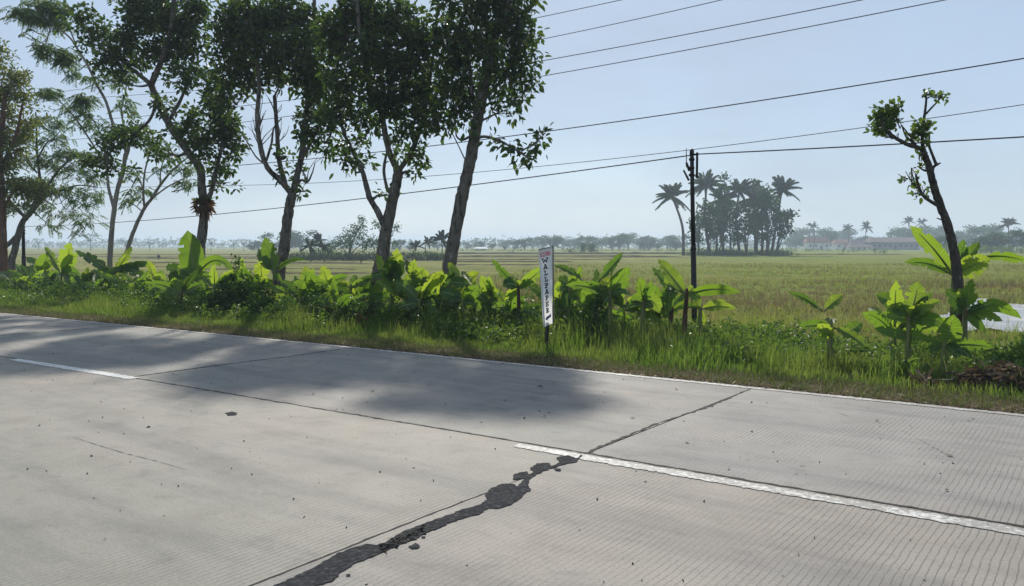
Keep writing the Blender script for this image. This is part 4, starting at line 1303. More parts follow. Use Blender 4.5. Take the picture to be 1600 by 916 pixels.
# ------------------------------------------------------------------ banana plants
def banana_material(name, base, trans, fac=.5):
    m, n, l, out = new_mat(name)
    uvn = n.new('ShaderNodeUVMap'); uvn.uv_map = 'st'
    sep = n.new('ShaderNodeSeparateXYZ'); l.new(uvn.outputs[0], sep.inputs[0])
    av = math_n(n, l, 'ABSOLUTE', sep.outputs[1])
    ph = math_n(n, l, 'MULTIPLY_ADD', av, -9.0, math_n(n, l, 'MULTIPLY', sep.outputs[0], 150))
    sn = n.new('ShaderNodeMath'); sn.operation = 'SINE'; l.new(ph, sn.inputs[0])
    oi = n.new('ShaderNodeObjectInfo')
    tc = n.new('ShaderNodeTexCoord')
    nz = noise(n, l, tc.outputs['Object'], 7, 4)
    r = ramp(n, [(.0, tuple(c * .7 for c in base)), (.6, base), (1, tuple(min(1, c * 1.5) for c in base))])
    rf = math_n(n, l, 'ADD', math_n(n, l, 'MULTIPLY', oi.outputs['Random'], .6), math_n(n, l, 'MULTIPLY', nz.outputs['Fac'], .5))
    l.new(rf, r.inputs['Fac'])
    mid = n.new('ShaderNodeMapRange'); mid.inputs['From Min'].default_value = .09; mid.inputs['From Max'].default_value = .03
    l.new(av, mid.inputs['Value'])
    col = mixc(n, l, math_n(n, l, 'MULTIPLY', mid.outputs[0], .75), r.outputs[0], (.30, .38, .14))
    # browned rim
    rim = n.new('ShaderNodeMapRange'); rim.inputs['From Min'].default_value = .93; rim.inputs['From Max'].default_value = 1.02
    l.new(math_n(n, l, 'MULTIPLY_ADD', nz.outputs['Fac'], .12, av), rim.inputs['Value'])
    col = mixc(n, l, math_n(n, l, 'MULTIPLY', rim.outputs[0], .7), col, (.20, .13, .05))
    vein = math_n(n, l, 'MULTIPLY_ADD', sn.outputs[0], .12, .88)
    tr = mixc(n, l, oi.outputs['Random'], trans, tuple(min(1, c * f) for c, f in zip(trans, (1.35, 1.15, 1.0))))
    trv = mixc(n, l, 1.0, tr, vein, 'MULTIPLY')
    trv = mixc(n, l, math_n(n, l, 'MULTIPLY', mid.outputs[0], .5), trv, (.40, .45, .10))
    p = n.new('ShaderNodeBsdfPrincipled')
    p.inputs['Roughness'].default_value = .5
    p.inputs['Specular IOR Level'].default_value = .35
    l.new(col, p.inputs['Base Color'])
    b = n.new('ShaderNodeBump'); b.inputs['Strength'].default_value = .35; b.inputs['Distance'].default_value = .01
    l.new(sn.outputs[0], b.inputs['Height']); l.new(b.outputs[0], p.inputs['Normal'])
    t = n.new('ShaderNodeBsdfTranslucent'); l.new(trv, t.inputs['Color'])
    x = n.new('ShaderNodeMixShader'); x.inputs['Fac'].default_value = fac
    l.new(p.outputs[0], x.inputs[1]); l.new(t.outputs[0], x.inputs[2]); l.new(x.outputs[0], out.inputs['Surface'])
    return m


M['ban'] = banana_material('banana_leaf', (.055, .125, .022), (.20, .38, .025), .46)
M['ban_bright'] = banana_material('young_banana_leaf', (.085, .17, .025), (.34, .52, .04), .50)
M['ban_dark'] = banana_material('dark_banana_leaf', (.030, .085, .016), (.10, .22, .02), .30)  # darker green, less translucent leaf tone
M['ban_stem'] = plain('banana_stem', [(.3, (.07, .055, .02)), (.5, (.14, .17, .05)), (.7, (.26, .24, .10))], 7, .6, .3, 30, stretch=(1, 1, .25))
M['ban_stem_dark'] = plain('old_banana_stem', [(.3, (.035, .02, .014)), (.6, (.09, .05, .03)), (.8, (.16, .13, .06))], 8, .8, .4, 30, stretch=(1, 1, .25))


def banana_leaf(A, B, w, arch, root, mat, roll=0.0, name='leaf', start=.12, droop=0.0):
    """blade from crown point A to tip B, total width w (m)"""
    A, B = np.asarray(A, float), np.asarray(B, float)
    L = np.linalg.norm(B - A)
    C = (A + B) / 2 + np.array([0, 0, arch * L])
    C = C + (A - B) * .0
    n = 22
    u = np.linspace(0, 1, n)
    P = ((1 - u) ** 2)[:, None] * A + (2 * u * (1 - u))[:, None] * C + (u ** 2)[:, None] * B
    P += np.array([1, 0, 0]) * (rng.normal(0, .02) * L * np.sin(u * 3))[:, None]
    T_ = unit(np.gradient(P, axis=0))
    view = unit(O - (A + B) / 2)
    S_ = np.cross(T_, view)
    bad = np.linalg.norm(S_, axis=1) < .2
    S_[bad] = np.array([1, 0, 0])
    S_ = unit(S_)
    Nn = unit(np.cross(S_, T_))
    # most blades lie between facing the sky and facing us
    cr, sr = math.cos(roll), math.sin(roll)
    S2 = S_ * cr + Nn * sr
    N2 = Nn * cr - S_ * sr
    ub = np.clip((u - start) / (1 - start), 0, 1)
    wd = w / 2 * (np.sin(math.pi * ub ** .72) ** .55) * np.clip((1 - ub) * 7, 0, 1) ** .5
    wd[0:1] = 0
    wd = np.maximum(wd, .004)
    vs = np.array([-1, -.55, -.08, .08, .55, 1])
    ph = rng.uniform(0, 6)
    cut = {}
    tear = set()
    for sd in (0, 1):
        for _ in range(rng.integers(0, 6)):
            tear.add((int(rng.integers(4, n - 3)), sd))
            cut[(int(rng.integers(4, n - 3)), sd)] = rng.uniform(.72, .92)
    V, uv = [], []
    fold = rng.uniform(.10, .30)
    for k in range(n):
        for v in vs:
            wav = .10 * math.sin(u[k] * 17 + ph + (2 if v > 0 else 0)) * abs(v) ** 2 + .05 * math.sin(u[k] * 41 + ph * 2) * abs(v)
            h = fold * abs(v) + wav
            if abs(v) < .1: h -= .03
            edge = (cut.get((k, 0 if v < 0 else 1), 1.0) + rng.normal(0, .035)) if abs(v) == 1 else 1
            V.append(P[k] + S2[k] * v * wd[k] * edge + N2[k] * h * wd[k])
            uv.append((u[k] * L, v))
    Q = []
    m_ = len(vs)
    for k in range(n - 1):
        for j in range(m_ - 1):
            if (k, 0) in tear and j == 0: continue
            if (k, 1) in tear and j == m_ - 2: continue
            Q.append([k * m_ + j, k * m_ + j + 1, (k + 1) * m_ + j + 1, (k + 1) * m_ + j])
    o = mesh_np(name, V, Q, mat=mat, parent=root, uv=uv)
    # petiole and midrib
    mb = MB()
    mb.tube(P[:n - 4] - N2[:n - 4] * .010, np.linspace(.013, .003, n - 4) * (0.6 + L), 5)
    mb.build('midrib', M['ban_stem'], root).parent = o
    return o


def banana(base_px, s, crown, leaves_, label, stem_r=.045, dark=False, name='banana_plant'):
    b = ground_s(base_px, s)
    root = empty(name, b, label, 'banana plant', 'young banana plants along the verge')
    c = at_s(crown[0], crown[1], s)
    mb = MB()
    C = catmull([b + [0, 0, -.05], (b + c) / 2 + rng.normal(0, .015, 3), c, c + (c - b) * .12], 4)
    mb.tube(C, np.linspace(stem_r * .95, stem_r * .40, len(C)), 9)
    mb.build('stem', M['ban_stem_dark' if dark else 'ban_stem'], root)
    k = b[1] / F
    for lf in leaves_:
        tx, ty, w = lf[0], lf[1], lf[2]
        kind = lf[3] if len(lf) > 3 else 'n'
        ar = lf[4] if len(lf) > 4 else .14
        dd = lf[5] if len(lf) > 5 else rng.uniform(-.22, .22)
        a0 = lf[6] if len(lf) > 6 else None
        A = at_s(a0[0], a0[1], s) if a0 else c
        B = at_s(tx, ty, s + dd)
        mat = {'n': M['ban'], 'b': M['ban_bright'], 'd': M['ban_dark']}[kind]
        roll = rng.uniform(-.5, .5)
        banana_leaf(A, B, w * k * (1.36 if w < 20 else 1.18), ar, root, mat, roll)
    return root


BP = [
 (60, 14.0, (62, 432), [(40, 402, 11), (76, 396, 16), (95, 408, 12, 'b'), (66, 402, 16, 'b'), (30, 424, 10, 'd'), (92, 440, 12)], 'banana plant with short leaves, furthest left of the row'),
 (94, 13.8, (96, 430), [(111, 379, 22, 'b', .04), (70, 386, 9, 'b'), (122, 396, 14, 'b'), (72, 440, 12), (126, 432, 16, 'n'), (118, 450, 10, 'd')], 'banana plant with one tall bright upright leaf, left of the slender pale trunk'),
 (178, 13.6, (178, 428), [(117, 392, 13, 'd', .03), (206, 385, 11, 'b', -.02), (242, 413, 9, 'd', .12), (228, 436, 14, 'd', .25), (148, 430, 14), (196, 448, 15, 'b'), (160, 456, 10, 'b'), (176, 470, 12, 'd', .2)], 'banana plant whose long dark leaf points left across the slender pale trunk'),
 (240, 13.3, (243, 442), [(231, 408, 11, 'b'), (222, 446, 16, 'b', .3), (262, 446, 14, 'b', .35), (212, 428, 10), (256, 424, 9), (248, 456, 14)], 'small banana plant with drooping yellow green leaves below the slanting pale trunk'),
 (305, 12.8, (306, 436), [(293, 360, 32, 'n', .0), (259, 417, 18, 'd', .05), (277, 416, 22, 'b', .08), (366, 424, 13, 'n', .40), (262, 432, 12), (340, 436, 12, 'n'), (322, 455, 13, 'n'), (283, 452, 12, 'd')], 'banana plant with the tallest upright leaf, left of the trunk with the fern nest'),
 (375, 12.9, (378, 448), [(378, 402, 9, 'b', .02), (376, 420, 16, 'd'), (392, 426, 10, 'b'), (352, 436, 12), (360, 448, 10, 'b'), (400, 440, 10)], 'small banana plant with a yellow tip above the tallest dark bush'),
 (410, 12.9, (410, 442), [(408, 406, 18, 'b', .02), (396, 430, 10, 'n'), (424, 440, 9), (395, 448, 12, 'b')], 'banana plant with one blunt bright leaf just left of the stubby trunk'),
 (426, 12.4, (427, 428), [(413, 371, 24, 'n', .0), (403, 391, 20, 'd', .22), (478, 407, 6, 'd', .28), (440, 440, 8)], 'banana plant with a folded leaf in front of the trunk with bare stubs'),
 (455, 12.2, (456, 462), [(456, 440, 15, 'd', 0), (446, 450, 7)], 'tiny banana plant with a single round dark leaf'),
 (477, 12.9, (477, 452), [(477, 416, 15, 'b', .02), (491, 419, 10, 'b', .02), (470, 436, 12, 'b'), (492, 446, 9), (463, 450, 9)], 'small banana plant with two bright pointed leaves, third from the forked trunk'),
 (510, 12.7, (513, 448), [(503, 415, 15, 'b', .02), (472, 428, 8, 'n', .1), (545, 431, 10, 'n', .15), (500, 462, 9, 'b', .35), (528, 440, 14, 'b'), (488, 440, 8, 'n'), (520, 462, 14, 'n')], 'banana plant with a bright pointed leaf midway between two thick trunks'),
 (545, 12.6, (548, 452), [(575, 444, 8, 'b', .2), (540, 462, 13, 'b', .2), (592, 433, 8, 'd', .15), (556, 430, 9, 'n'), (530, 440, 10, 'b')], 'low banana plant with a dark leaf reaching the forked trunk'),
 (610, 12.4, (612, 440), [(588, 398, 15, 'b', .02), (620, 388, 21, 'b', .0), (606, 402, 24, 'd', .12, -.3), (633, 412, 20, 'd', .25, -.3), (582, 432, 12, 'd', .35), (604, 460, 8, 'n', .0), (578, 462, 12, 'd', .1, -.3, (618, 470)), (612, 418, 20, 'n', .1), (596, 425, 14, 'b', .1), (620, 460, 8, 'n')], 'big leafy banana plant in front of the forked trunk'),
 (644, 12.5, (645, 438), [(648, 405, 13, 'b', .02), (651, 430, 18, 'n', .35), (674, 449, 10, 'b', .3), (634, 406, 12, 'd', .05), (664, 418, 12, 'b', .02), (630, 440, 14, 'b'), (655, 455, 14)], 'banana plant just right of the big clump at the forked trunk'),
 (672, 12.6, (672, 452), [(660, 420, 10, 'b'), (690, 430, 16, 'd', .2), (688, 446, 12, 'n', .2), (650, 440, 12, 'n'), (676, 428, 14, 'd'), (670, 470, 14, 'd', .2)], 'dark banana plant left of the leaning trunk'),
 (723, 11.9, (724, 474), [(738, 444, 20, 'b', .04), (748, 446, 18, 'n', .1), (687, 456, 17, 'd', .2), (700, 411, 13, 'b', .02, 0.3, (722, 440)), (722, 424, 11, 'b', .02, .3, (736, 445)), (755, 484, 12, 'n', .3), (668, 466, 12, 'n', .05), (700, 474, 14, 'd', .2), (694, 442, 14, 'd', .1, -.2, (738, 446)), (742, 476, 14, 'd', .1)], 'banana plant at the foot of the leaning trunk'),
 (674, 11.8, (675, 488), [(675, 466, 12, 'n', 0), (664, 480, 8, 'n'), (686, 490, 8)], 'tiny banana plant with one round leaf left of the leaning trunk'),
 (765, 12.6, (768, 464), [(752, 430, 13, 'b', .02), (776, 478, 9, 'b', .3), (764, 432, 10, 'b'), (784, 460, 12, 'n'), (750, 452, 14, 'b'), (772, 446, 14, 'b')], 'bright banana plant midway between the leaning trunk and the sign'),
 (812, 12.2, (810, 452), [(768, 405, 11, 'n', .02), (786, 448, 20, 'd', .55), (850, 418, 14, 'b', .05), (835, 442, 10, 'n', .3), (768, 480, 12, 'n', .2, -.3, (800, 486)), (790, 470, 12, 'b', .2), (816, 440, 12, 'b')], 'banana plant with spread leaves just left of the sign'),
 (885, 12.5, (890, 455), [(866, 415, 9, 'n', .12, .2, (912, 440)), (908, 416, 11, 'b', .02), (872, 436, 14, 'd', .3), (882, 440, 13, 'b'), (896, 430, 12, 'b'), (884, 480, 18, 'd', .2), (868, 452, 10, 'n'), (920, 450, 12, 'b'), (905, 470, 12, 'n')], 'crowded banana plant just right of the sign'),
 (955, 11.9, (953, 462), [(973, 394, 12, 'n', .0, .3, (935, 440)), (958, 416, 3, 'b', .0), (984, 418, 24, 'n', .03), (986, 462, 8, 'd', .35), (915, 440, 11, 'n', .12), (884, 446, 12, 'n', .16), (936, 430, 18, 'b', .06), (970, 440, 16, 'b', .1), (930, 452, 12, 'd', .2), (945, 474, 12, 'd', .2)], 'tall banana plant midway between the sign and the dark pole'),
 (1005, 11.8, (1006, 474), [(999, 434, 20, 'n', .02), (1034, 492, 20, 'b', .75), (963, 490, 8, 'd', .22), (1018, 440, 12, 'n'), (985, 468, 12, 'n'), (1022, 480, 10, 'd')], 'banana plant with an arching bright leaf left of the pole'),
 (1051, 12.4, (1051, 455), [(1020, 418, 13, 'n', .02), (1038, 428, 16, 'b'), (1044, 492, 24, 'n', .75), (1072, 448, 8, 'n'), (1034, 470, 10, 'n', .3)], 'banana plant with a dark red stem just left of the pole'),
 (1073, 11.8, (1073, 462), [(1029, 405, 20, 'b', .06), (1040, 446, 12, 'n', .2), (1082, 446, 10, 'b', .0), (1095, 480, 12, 'b', .5), (1158, 457, 14, 'n', .16), (1050, 480, 10, 'n', .3)], 'tallest banana plant at the dark pole, with one long leaf stretched right'),
 (1094, 11.9, (1094, 484), [(1136, 471, 9, 'b', .1), (1150, 482, 11, 'b', .16), (1062, 482, 8, 'n', .2), (1100, 508, 10, 'b', .2), (1082, 470, 9, 'b')], 'low banana plant at the right foot of the dark pole'),
 (1302, 11.2, (1298, 508), [(1231, 456, 9, 'n', .1, .2, (1284, 486)), (1316, 460, 15, 'b', .08, .2, (1288, 486)), (1247, 509, 13, 'n', .02), (1281, 502, 17, 'b', .04, -.2, (1302, 532)), (1358, 547, 12, 'b', .12, -.2, (1302, 512)), (1346, 504, 18, 'n', .06, .2, (1318, 528)), (1371, 548, 6, 'd', .05, 0, (1320, 548)), (1300, 498, 14, 'n', .1), (1276, 540, 12, 'd', .2)], 'low spread banana plant halfway between the dark pole and the small pruned tree'),
 (1391, 10.9, (1391, 540), [(1390, 568, 16, 'b', .3), (1372, 552, 6, 'd'), (1400, 548, 6)], 'tiny banana plant with one small drooping yellow leaf'),
 (1424, 11.5, (1420, 500), [(1434, 440, 28, 'b', .02), (1369, 461, 18, 'n', .22), (1376, 492, 22, 'n', .1), (1456, 484, 28, 'b', .16), (1366, 513, 13, 'n', .03, -.2, (1425, 528)), (1478, 506, 22, 'n', .2), (1408, 470, 14, 'b'), (1440, 520, 16, 'n'), (1470, 470, 14, 'b'), (1450, 462, 10, 'd')], 'banana plant with one tall yellow leaf left of the small pruned tree'),
 (1478, 11.2, (1476, 540), [(1490, 492, 32, 'n', .0), (1452, 548, 12, 'd'), (1556, 543, 14, 'n', .1), (1520, 560, 12, 'd', .2), (1440, 528, 12, 'n'), (1500, 560, 14, 'n', .2)], 'banana plant with a large rounded leaf in front of the small pruned tree'),
 (1492, 12.8, (1490, 432), [(1422, 353, 22, 'b', .10), (1412, 410, 12, 'n', .22), (1505, 374, 16, 'n', .0), (1530, 378, 20, 'n', .05), (1548, 404, 30, 'b', .10), (1612, 412, 12, 'n', .16, .3, (1535, 402)), (1478, 400, 10, 'n')], 'tallest right-hand banana plant, its leaves spreading behind the pruned trunk'),
 (1508, 12.2, (1508, 488), [(1596, 498, 16, 'n', .42), (1518, 436, 22, 'n', .02), (1552, 474, 9, 'd', .05), (1478, 452, 22, 'd', .1), (1566, 502, 12, 'b', .1), (1540, 520, 12, 'n'), (1486, 480, 20, 'd'), (1500, 450, 18, 'b')], 'banana plant whose longest leaf arches right over the flooded corner'),
]
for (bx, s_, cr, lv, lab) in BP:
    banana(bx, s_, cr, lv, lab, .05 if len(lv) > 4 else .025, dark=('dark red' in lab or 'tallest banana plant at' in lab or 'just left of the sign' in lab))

# smaller, half hidden plants that close the gaps of the row; each is described by its neighbours
FILL = [(22, 'slender leafy banana plant between the reddish trunk and the black left-hand pole'), (46, 'low banana plant under the spotted leaning trunk'), (78, 'low banana plant between the two left-most tall ones'),
        (132, 'dark banana plant right of the tall bright upright leaf at left'), (150, 'low banana plant left of the slender pale trunk'), (160, 'narrow banana plant touching the slender pale trunk on its left'), (198, 'low banana plant under the slanting pale trunk'),
        (214, 'short banana plant right of the slanting pale trunk base'), (268, 'short banana plant left of the tallest upright banana leaf'), (284, 'dark low banana plant under the tallest upright banana leaf'), (336, 'low banana plant right of the fern trunk'),
        (392, 'yellow-green low banana plant left of the stubby trunk'), (465, 'short banana plant right of the stubby trunk'), (495, 'low banana plant with fanned leaves above the rusty dry leaves'), (528, 'low banana plant between the two middle big trunks'),
        (566, 'short banana plant at the left foot of the forked trunk'), (632, 'low banana plant under the big leafy clump'), (656, 'low dark banana plant in the middle of the right clump'), (686, 'dark low banana plant against the leaning trunk'),
        (706, 'short banana plant in front of the leaning trunk base'), (742, 'pale low banana plant right of the leaning trunk'), (782, 'low banana plant left of the spread-leaved one by the sign'), (795, 'dark low banana plant a little left of the sign'),
        (872, 'low banana plant tucked behind the right edge of the sign'), (904, 'dark low banana plant right of the sign under the crowded one'), (926, 'dark low banana plant with hanging leaves right of the sign'), (975, 'low banana plant right of the tall middle one'),
        (1030, 'low banana plant left of the dark red stem'), (1398, 'low banana plant left of the tall yellow leaf')]
for q, (px, lab) in enumerate(FILL):
    s_ = rng.uniform(11.9, 13.2) if px < 1200 else rng.uniform(11.0, 11.8)
    b = ground_s(px, s_)
    u = b[1] / F
    hgt = rng.uniform(.34, .68)
    cy = 384 + (1.5 - b[2] - hgt) / u
    lv = []
    nl = int(rng.integers(6, 9))
    for k in range(nl):
        a_ = -2.6 + 2.1 * (k + rng.uniform(.1, .9)) / nl
        if rng.random() < .35: a_ = rng.choice([rng.uniform(-.45, .5), math.pi - rng.uniform(-.45, .5)])
        ln = rng.uniform(.42, .85) / u
        lv.append((px + ln * math.cos(a_) * 1.05, cy + ln * math.sin(a_) * .85, rng.uniform(.11, .20) / u, rng.choice(['n', 'n', 'b', 'b', 'd']), rng.uniform(.02, .3), rng.uniform(-.35, .35)))
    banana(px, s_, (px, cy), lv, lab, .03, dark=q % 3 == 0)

# ------------------------------------------------------------------ utility poles, wires, sign
M['pole'] = plain('tarred_pole', [(.3, (.010, .010, .010)), (.7, (.028, .026, .025))], 6, .6, .2, 30)
M['iron'] = plain('dark_iron', [(.3, (.012, .010, .009)), (.7, (.04, .03, .025))], 30, .6, .2, 60, metallic=.5)
M['wire'] = plain('cable_sheath', [(.3, (.035, .032, .045)), (.7, (.05, .045, .06))], 10, .7, 0)


def pole(top, base_px, s, r_px, label):
    b = ground_s(base_px, s)
    P1 = at_s(top[0], top[1], s)
    root = empty('utility_pole', b, label, 'utility pole', 'short dark cable poles')
    k = b[1] / F * r_px
    mid = b + (P1 - b) * .52
    mb = MB()
    mb.tube([b + [0, 0, -.1], b + (P1 - b) * .2, mid], [k * 1.25, k * 1.22, k * 1.18], 14)
    mb.tube([mid - (P1 - b) * .01, mid, mid + (P1 - b) * .012], [k * 1.22, k * 1.26, k * 1.05], 14)
    mb.tube([mid, b + (P1 - b) * .8, P1], [k * .98, k * .92, k * .88], 14)
    mb.build('shaft', M['pole'], root)
    z = np.array([0, 0, 1.0])
    r = k
    mb = MB().tube([P1 - z * .02, P1 + z * .05, P1 + z * .075], [r * 1.0, r * .95, r * .4], 12)
    mb.build('cap', M['iron'], root)
    al = np.array([-NY, NX, 0])
    # bracket, clamps and spools
    mb = MB()
    for dz_ in (-.10, -.24, -.36):
        mb.tube([P1 + z * (dz_ - .018), P1 + z * (dz_ + .018)], [r * 1.25, r * 1.25], 14)
    mb.build('clamp', M['iron'], root)
    mb = MB()
    mb.tube([P1 - al * r + z * -.02, P1 - al * .105 + z * -.015], [.018, .018], 8)
    mb.box(P1 - al * .095 + z * -.19, al * .013, np.array([NX, NY, 0]) * .02, z * .20)
    mb.tube([P1 - al * .095 + z * -.375, P1 - al * .095 + z * -.41], [.024, .022], 10)
    mb.build('bracket', M['iron'], root)
    mb = MB()
    mb.tube([P1 + al * .10 + z * .09, P1 + al * .095 + z * -.22], [.006, .009], 6)
    mb.tube([P1 + al * .095 + z * -.15, P1 + al * .04 + z * -.28], [.02, .024], 8)
    mb.tube([P1 + al * .145 + z * -.27, P1 + al * .05 + z * -.44], [.016, .02], 8)
    mb.build('dead_end', M['iron'], root)
    return P1


pole((1081, 240), 1087, 13.1, 3.6, 'black utility pole standing alone among the banana plants right of the sign')
pole((36, 352), 38, 17.0, 2.6, 'black utility pole behind the bushes near the left edge')


def wire(pts, s, r, label, ext=(6, 30), clamp_ends=(False, False)):
    P = np.array([at_s(x, y, s) for x, y in pts])
    t = xy2st(P[:, 0], P[:, 1])[1]
    deg = 2 if len(pts) > 2 else 1
    co = np.polyfit(t, P[:, 2], deg)
    t0, t1 = t.min() - (0 if clamp_ends[0] else ext[0]), t.max() + (0 if clamp_ends[1] else ext[1])
    u = np.linspace(t0, t1, 60)
    x, y = st2xy(s, u)
    z = np.polyval(co, u)
    z = np.where(u > t.max(), np.polyval(co, t.max()) + (u - t.max()) * np.polyval(np.polyder(co), t.max()), z)
    z = np.where(u < t.min(), np.polyval(co, t.min()) + (u - t.min()) * np.polyval(np.polyder(co), t.min()), z)
    o = MB().tube(np.stack([x, y, z], 1), r, 6).build('overhead_wire', M['wire'])
    return tag(o, label, 'overhead wire', 'overhead wires along the road')


wire([(965, 0), (850, 27), (640, 66), (308, 118)], 24, .0115, 'highest overhead wire, leaving the sky at the top edge furthest left')
wire([(1120, 0), (848, 64), (600, 104), (303, 142)], 24, .0115, 'second highest overhead wire right of the tree crowns')
wire([(1320, 0), (1085, 52), (845, 103), (408, 158), (58, 192)], 24, .013, 'third highest overhead wire right of the tree crowns')
wire([(1455, 0), (1150, 66), (848, 123), (455, 178), (58, 222)], 24, .013, 'fourth highest overhead wire right of the tree crowns')
wire([(1600, 92), (1200, 155), (820, 207), (640, 235), (370, 258)], 20, .014, 'fifth overhead wire from the top, meeting the right edge well above the pruned tree')
wire([(1600, 163), (1400, 192), (1200, 220), (850, 260), (660, 275), (370, 290)], 22, .0095, 'thin overhead wire passing just above the top of the black pole')
wire([(1600, 214), (1400, 225), (1240, 234), (1086, 241)], 13.1, .0105, 'thick cable running right from the black pole', (8, 0), (False, True))
# cable from the pole to the next one far left
A, B = at_s(1078, 243, 13.1), at_s(36, 354, 17.0)
u = np.linspace(0, 1, 50)[:, None]
Pw = A + (B - A) * u
Pw[:, 2] -= (0.25 * 4 * u * (1 - u))[:, 0]
tag(MB().tube(Pw, .0105, 6).build('overhead_wire', M['wire']), 'thick cable running left from the black pole behind the trunks', 'overhead wire', 'overhead wires along the road')

# banner sign
M['banner'] = foliage('banner_cloth', [(0, (.82, .82, .83)), (1, (.86, .86, .87))], (.97, .97, .98), .60, .7, .3)
M['ink'] = plain('black_ink', [(.3, (.012, .014, .022)), (.7, (.03, .03, .04))], 40, .7, 0)
M['red_ink'] = plain('faded_red_ink', [(.3, (.55, .16, .18)), (.7, (.70, .30, .32))], 30, .7, 0)
M['blue_ink'] = plain('blue_ink', [(.3, (.03, .06, .14)), (.7, (.06, .11, .22))], 30, .7, 0)
M['frame'] = plain('weathered_wood', [(.3, (.13, .13, .12)), (.7, (.26, .25, .23))], 30, .8, .2, 60)
M['post'] = plain('dark_post', [(.3, (.015, .014, .012)), (.7, (.045, .04, .034))], 20, .8, .3, 50)
SS = 10.55
k = ground_s(852, SS)[1] / F
bs = ground_s(853, SS)
sg = empty('banner_sign', bs, 'tall narrow white banner sign with vertical black lettering and a blue arrow', 'sign')
TL, TR, BR, BL = (at_s(841.5, 391, SS), at_s(862.5, 386.5, SS + .0), at_s(863.2, 505.5, SS), at_s(849, 512, SS))
right_ = unit(TR - TL)
nrm = unit(np.cross(TR - BL, TL - BR)); nrm = nrm if nrm[1] < 0 else -nrm


def on_banner(u, v, off=0.0):
    """u 0..1 left to right, v 0..1 top to bottom"""
    wav = .004 * math.sin(v * 9 + 1) + .003 * math.sin(u * 5 + v * 4)
    return (TL * (1 - u) + TR * u) * (1 - v) + (BL * (1 - u) + BR * u) * v + nrm * (off + wav)


nu, nv = 7, 40
Vb = [on_banner(i_ / (nu - 1), j_ / (nv - 1), 0) for j_ in range(nv) for i_ in range(nu)]
Vb2 = [on_banner(i_ / (nu - 1), j_ / (nv - 1), -.004) for j_ in range(nv) for i_ in range(nu)]
Qb = [[j_ * nu + i_, j_ * nu + i_ + 1, (j_ + 1) * nu + i_ + 1, (j_ + 1) * nu + i_] for j_ in range(nv - 1) for i_ in range(nu - 1)]
n0 = nu * nv
rim = [i_ for i_ in range(nu)] + [j_ * nu + nu - 1 for j_ in range(1, nv)] + [(nv - 1) * nu + i_ for i_ in range(nu - 2, -1, -1)] + [j_ * nu for j_ in range(nv - 2, 0, -1)]
Qr = [[rim[q], rim[(q + 1) % len(rim)], rim[(q + 1) % len(rim)] + n0, rim[q] + n0] for q in range(len(rim))]
mesh_np('banner', Vb, Qb, mat=M['banner'], parent=sg)
mb = MB()
mb.tube([on_banner(-.02, -.012, -.03), on_banner(-.02, 1.0, -.03)], .014, 6)
mb.tube([on_banner(1.0, -.01, -.03), on_banner(1.0, 1.0, -.03)], .012, 6)
mb.tube([on_banner(-.04, -.006, -.03), on_banner(1.04, -.006, -.03)], .013, 6)
mb.tube([on_banner(0, .985, -.03), on_banner(1, .985, -.03)], .012, 6)
mb.build('frame', M['frame'], sg)
mb = MB()
pt = on_banner(.35, .93, -.035)
mb.box((pt + bs) / 2 + [0, 0, -.04], right_ * .022, unit(np.cross(pt - bs, right_)) * .018, (pt - bs) / 2 * 1.12)
mb.build('post', M['post'], sg, smooth=False)

LET = {  # strokes in a unit box, y down; slab serifs added as short bars
 'W': [(0.02, 0, .25, 1), (.25, 1, .5, .3), (.5, .3, .75, 1), (.75, 1, .98, 0), (-.08, 0, .2, 0), (.8, 0, 1.08, 0)],
 'A': [(.1, 1, .5, 0), (.5, 0, .9, 1), (.25, .66, .75, .66), (-.05, 1, .3, 1), (.7, 1, 1.05, 1), (.3, 0, .6, 0)],
 'L': [(.28, 0, .28, 1), (.05, 1, .9, 1), (.9, 1, .9, .7), (.05, 0, .5, 0)],
 'P': [(.28, 0, .28, 1), (.05, 0, .7, 0), (.7, 0, .88, .25), (.88, .25, .7, .52), (.7, .52, .28, .52), (.05, 1, .55, 1)],
 'E': [(.25, 0, .25, 1), (.05, 0, .9, 0), (.25, .5, .7, .5), (.05, 1, .9, 1), (.9, 0, .9, .22), (.9, 1, .9, .78)],
 'R': [(.25, 0, .25, 1), (.05, 0, .7, 0), (.7, 0, .88, .25), (.88, .25, .7, .5), (.7, .5, .25, .5), (.5, .5, .88, 1), (.05, 1, .5, 1), (.75, 1, 1.0, 1)],
 'S': [(.9, .1, .2, .02), (.2, .02, .15, .45), (.15, .45, .85, .55), (.85, .55, .82, .98), (.82, .98, .1, .92)],
 'I': [(.5, 0, .5, 1), (.2, 0, .8, 0), (.2, 1, .8, 1)],
 'M': [(.1, 1, .1, 0), (.1, 0, .5, .6), (.5, .6, .9, 0), (.9, 0, .9, 1)],
 'U': [(.1, 0, .1, .9), (.1, .9, .9, .9), (.9, .9, .9, 0)],
}


def letter(mb, ch, u0, v0, du, dv, wt, off=.004):
    for (x0, y0, x1, y1) in LET[ch]:
        a_ = on_banner(u0 + x0 * du, v0 + y0 * dv, off)
        b_ = on_banner(u0 + x1 * du, v0 + y1 * dv, off)
        d_ = unit(b_ - a_)
        sd = unit(np.cross(d_, nrm)) * wt
        e_ = d_ * wt * .8
        mb.box((a_ + b_) / 2, (b_ - a_) / 2 + e_, sd, nrm * .0012 * (1 + .25 * rng.random()))


